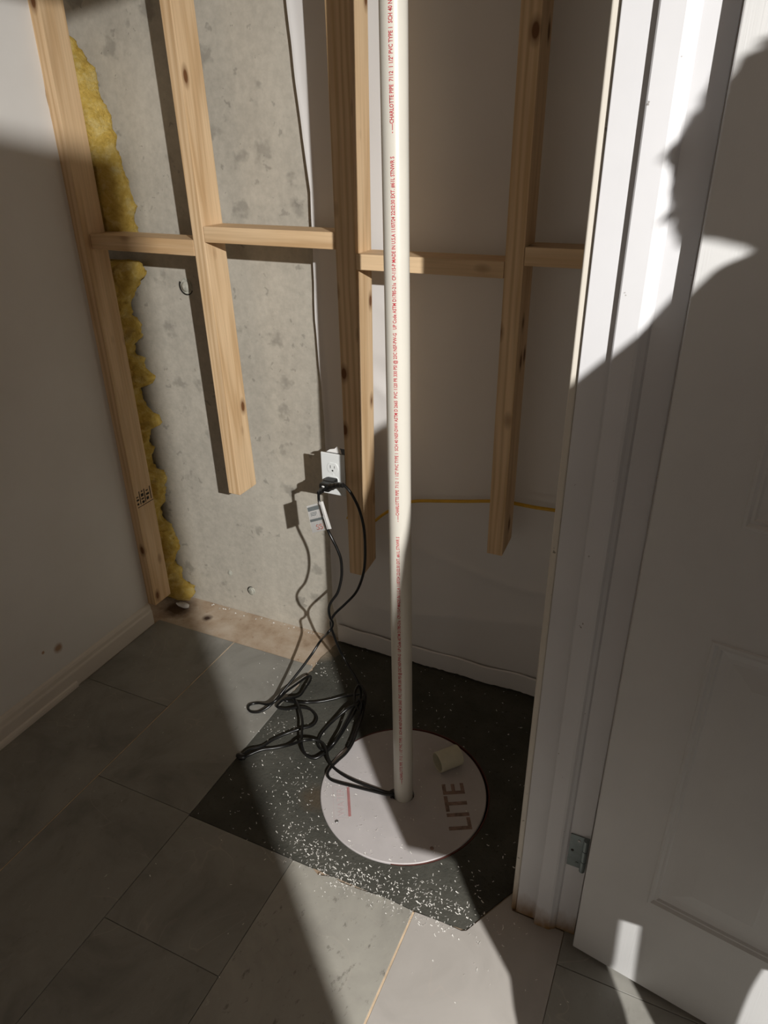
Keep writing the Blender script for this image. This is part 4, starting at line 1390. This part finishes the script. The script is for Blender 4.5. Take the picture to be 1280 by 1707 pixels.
for s, sd in ((-1, 'l'), (1, 'r')):
    nd('sh' + sd, 0.073 + s * 0.135, -0.01, 1.425, 0.058, 0.058, 'upper')
    nd('el' + sd, 0.073 + s * 0.175, -0.01, 1.13, 0.045, 0.045, 'sh' + sd)
    nd('wr' + sd, 0.073 + s * 0.205, 0.03, 0.87, 0.030, 0.026, 'el' + sd)
    nd('pa' + sd, 0.073 + s * 0.210, 0.04, 0.80, 0.026, 0.036, 'wr' + sd)
    for q in range(4):
        nd('f%s%d' % (sd, q), 0.073 + s * 0.212, 0.015 + 0.017 * q, 0.745, 0.0095, 0.0095, 'pa' + sd)
        nd('g%s%d' % (sd, q), 0.073 + s * 0.208, 0.018 + 0.017 * q, (0.712, 0.704, 0.706, 0.716)[q], 0.008, 0.008, 'f%s%d' % (sd, q))
    nd('t1' + sd, 0.073 + s * 0.208, 0.075, 0.79, 0.010, 0.010, 'pa' + sd); nd('t2' + sd, 0.073 + s * 0.204, 0.085, 0.755, 0.009, 0.009, 't1' + sd)
nd('hipl', -0.025, 0, 0.86, 0.092, 0.095, 'pelvis'); nd('kneel', -0.038, 0.01, 0.50, 0.070, 0.068, 'hipl'); nd('ankl', -0.100, -0.01, 0.09, 0.045, 0.048, 'kneel'); nd('toel', -0.110, 0.14, 0.045, 0.042, 0.040, 'ankl')
nd('hipr', 0.135, 0, 0.86, 0.070, 0.085, 'pelvis'); nd('kneer', 0.128, 0.02, 0.50, 0.022, 0.06, 'hipr'); nd('ankr', 0.138, -0.01, 0.09, 0.045, 0.048, 'kneer'); nd('toer', 0.140, 0.14, 0.045, 0.042, 0.040, 'ankr')
me = bpy.data.meshes.new('body'); me.from_pydata([v_ - Vector(person.location) for v_ in verts], edges, [])
body = bpy.data.objects.new('body', me); COL.objects.link(body)
sk = body.modifiers.new('skin', 'SKIN'); sk.use_smooth_shade = True
ss = body.modifiers.new('sub', 'SUBSURF'); ss.levels = 2; ss.render_levels = 2
for i, (r1_, r2_) in enumerate(radii):
    me.skin_vertices[0].data[i].radius = (r1_, r2_)
    me.skin_vertices[0].data[i].use_root = (i == 0)
bpy.context.view_layer.update()
dg = bpy.context.evaluated_depsgraph_get()
me2 = bpy.data.meshes.new_from_object(body.evaluated_get(dg))
body.modifiers.clear(); body.data = me2
me2.materials.clear()
for mm in ('jeans', 'jacket', 'skin'): me2.materials.append(M[mm])
me2.transform(Matrix.Translation((0, 0, 0)))
minz = min(v_.co.z for v_ in me2.vertices)
for v_ in me2.vertices: v_.co.z -= minz * max(0, 1 - v_.co.z / 0.3)
for p in me2.polygons:
    c_ = p.center; p.use_smooth = True
    lat = abs((c_ + Vector(person.location) - base).dot(Wv) - 0.073)
    p.material_index = 2 if (c_.z > 1.50 or (lat > 0.185 and c_.z < 0.87)) else (1 if c_.z > 0.66 and not (lat < 0.0) else 0)
body.parent = person
# jacket skirt, hair, face parts
bm = bmesh.new()
rings = []
prof_c = [(0.0, 0.252, 0.150), (0.12, 0.256, 0.150), (0.28, 0.252, 0.150), (0.46, 0.238, 0.145), (0.62, 0.218, 0.138), (0.70, 0.200, 0.130), (0.79, 0.166, 0.115), (0.855, 0.128, 0.095), (0.905, 0.082, 0.080), (0.945, 0.056, 0.064), (0.95, 0.046, 0.054), (0.80, 0.120, 0.085), (0.62, 0.195, 0.115), (0.28, 0.235, 0.135), (0.005, 0.240, 0.140)]
for h_, rx, ry in prof_c:
    ring = []
    for k in range(48):
        a = 2 * math.pi * k / 48
        lat = rx * math.cos(a)
        hem = 0.62 - 0.42 * lat - 0.84 * ry * math.sin(a)          # longer in front than behind
        z = hem + (1.57 - hem) * (h_ / 0.95)
        ring.append(bm.verts.new(Vector((0, 0, z)) + Wv * lat + U * (ry * math.sin(a) * (1 + 0.03 * math.sin(5 * a)))))
    rings.append(ring)
for i in range(len(rings)):
    a = rings[i]; b2 = rings[(i + 1) % len(rings)]
    for k in range(48): bm.faces.new((a[k], a[(k + 1) % 48], b2[(k + 1) % 48], b2[k]))
obj('jacket', bm, M['jacket'], person, True)
for secs in (((0.85, -0.10, 0.080), (0.62, -0.104, 0.083), (0.52, -0.097, 0.079), (0.467, -0.110, 0.086), (0.30, -0.155, 0.085), (0.08, -0.175, 0.070)),
             ((0.85, 0.055, 0.07), (0.62, 0.060, 0.028), (0.50, 0.057, 0.025), (0.30, 0.060, 0.028), (0.08, 0.066, 0.036))):
    bm = bmesh.new(); rr = []
    for z, cx_, rx in secs:
        rr.append([bm.verts.new(Vector((0, 0, z)) + Wv * (cx_ + rx * math.cos(a)) + U * (0.08 * math.sin(a))) for a in [2 * math.pi * k / 24 for k in range(24)]])
    for a, b2 in zip(rr, rr[1:]):
        for k in range(24): bm.faces.new((a[k], a[(k + 1) % 24], b2[(k + 1) % 24], b2[k]))
    bm.faces.new(rr[0]); bm.faces.new(rr[-1][::-1])
    obj('trouser_leg', bm, M['jeans'], person, True)
hc = Wv * 0.022 + U * -0.012 + Vector((0, 0, 1.675))
bm = bmesh.new()
bmesh.ops.create_icosphere(bm, subdivisions=5, radius=1)
for v_ in list(bm.verts):
    n_ = v_.co.copy()
    s = 1 + 0.10 * noise.noise(n_ * 4) + 0.14 * max(0, noise.noise(n_ * 9))
    v_.co = Wv * (n_.x * 0.098 * s) + U * (n_.y * 0.112 * s) + Vector((0, 0, n_.z * 0.092 * s)) + hc
    v_.index = 0
rm = [v_ for v_ in bm.verts if (v_.co - hc).dot(U) > 0.035 and (v_.co - hc).z < 0.045 or (v_.co - hc).z < -0.078]
bmesh.ops.delete(bm, geom=rm, context='VERTS')
# stray tufts
for k in range(46):
    a = random.uniform(0, 2 * math.pi); e_ = random.uniform(-0.5, 1.2)
    d = (Wv * math.cos(a) * math.cos(e_) + U * math.sin(a) * math.cos(e_) * 1.1 + Vector((0, 0, math.sin(e_)))).normalized()
    if d.dot(U) > 0.5 and d.z < 0.5: continue
    p0 = hc + d * 0.084; L_ = random.uniform(0.018, 0.036)
    sw = Vector((random.uniform(-1, 1), random.uniform(-1, 1), -0.4)) * 0.02
    tube(bm, [p0, p0 + d * L_ * 0.6, p0 + d * L_ + sw], lambda t: 0.010 * (1 - t) + 0.001, 6)
obj('hair', bm, M['hair'], person, True)
for s in (-1, 1):
    q = Wv * (0.022 + s * 0.032) + U * 0.082 + Vector((0, 0, 1.665))
    bm = bmesh.new(); bmesh.ops.create_uvsphere(bm, u_segments=12, v_segments=8, radius=0.011)
    obj('eye', bm, M['slot'], person, True, loc=q)
    q = Wv * (0.020 + s * 0.080) + U * 0.0 + Vector((0, 0, 1.655))
    bm = bmesh.new(); bmesh.ops.create_uvsphere(bm, u_segments=12, v_segments=8, radius=1, matrix=Matrix.Diagonal((0.010, 0.018, 0.030, 1)))
    obj('ear', bm, M['skin'], person, True, loc=q)
bm = bmesh.new(); bmesh.ops.create_cone(bm, cap_ends=True, segments=12, radius1=0.016, radius2=0.006, depth=0.045)
obj('nose', bm, M['skin'], person, True, loc=Wv * 0.021 + U * 0.090 + Vector((0, 0, 1.640)))
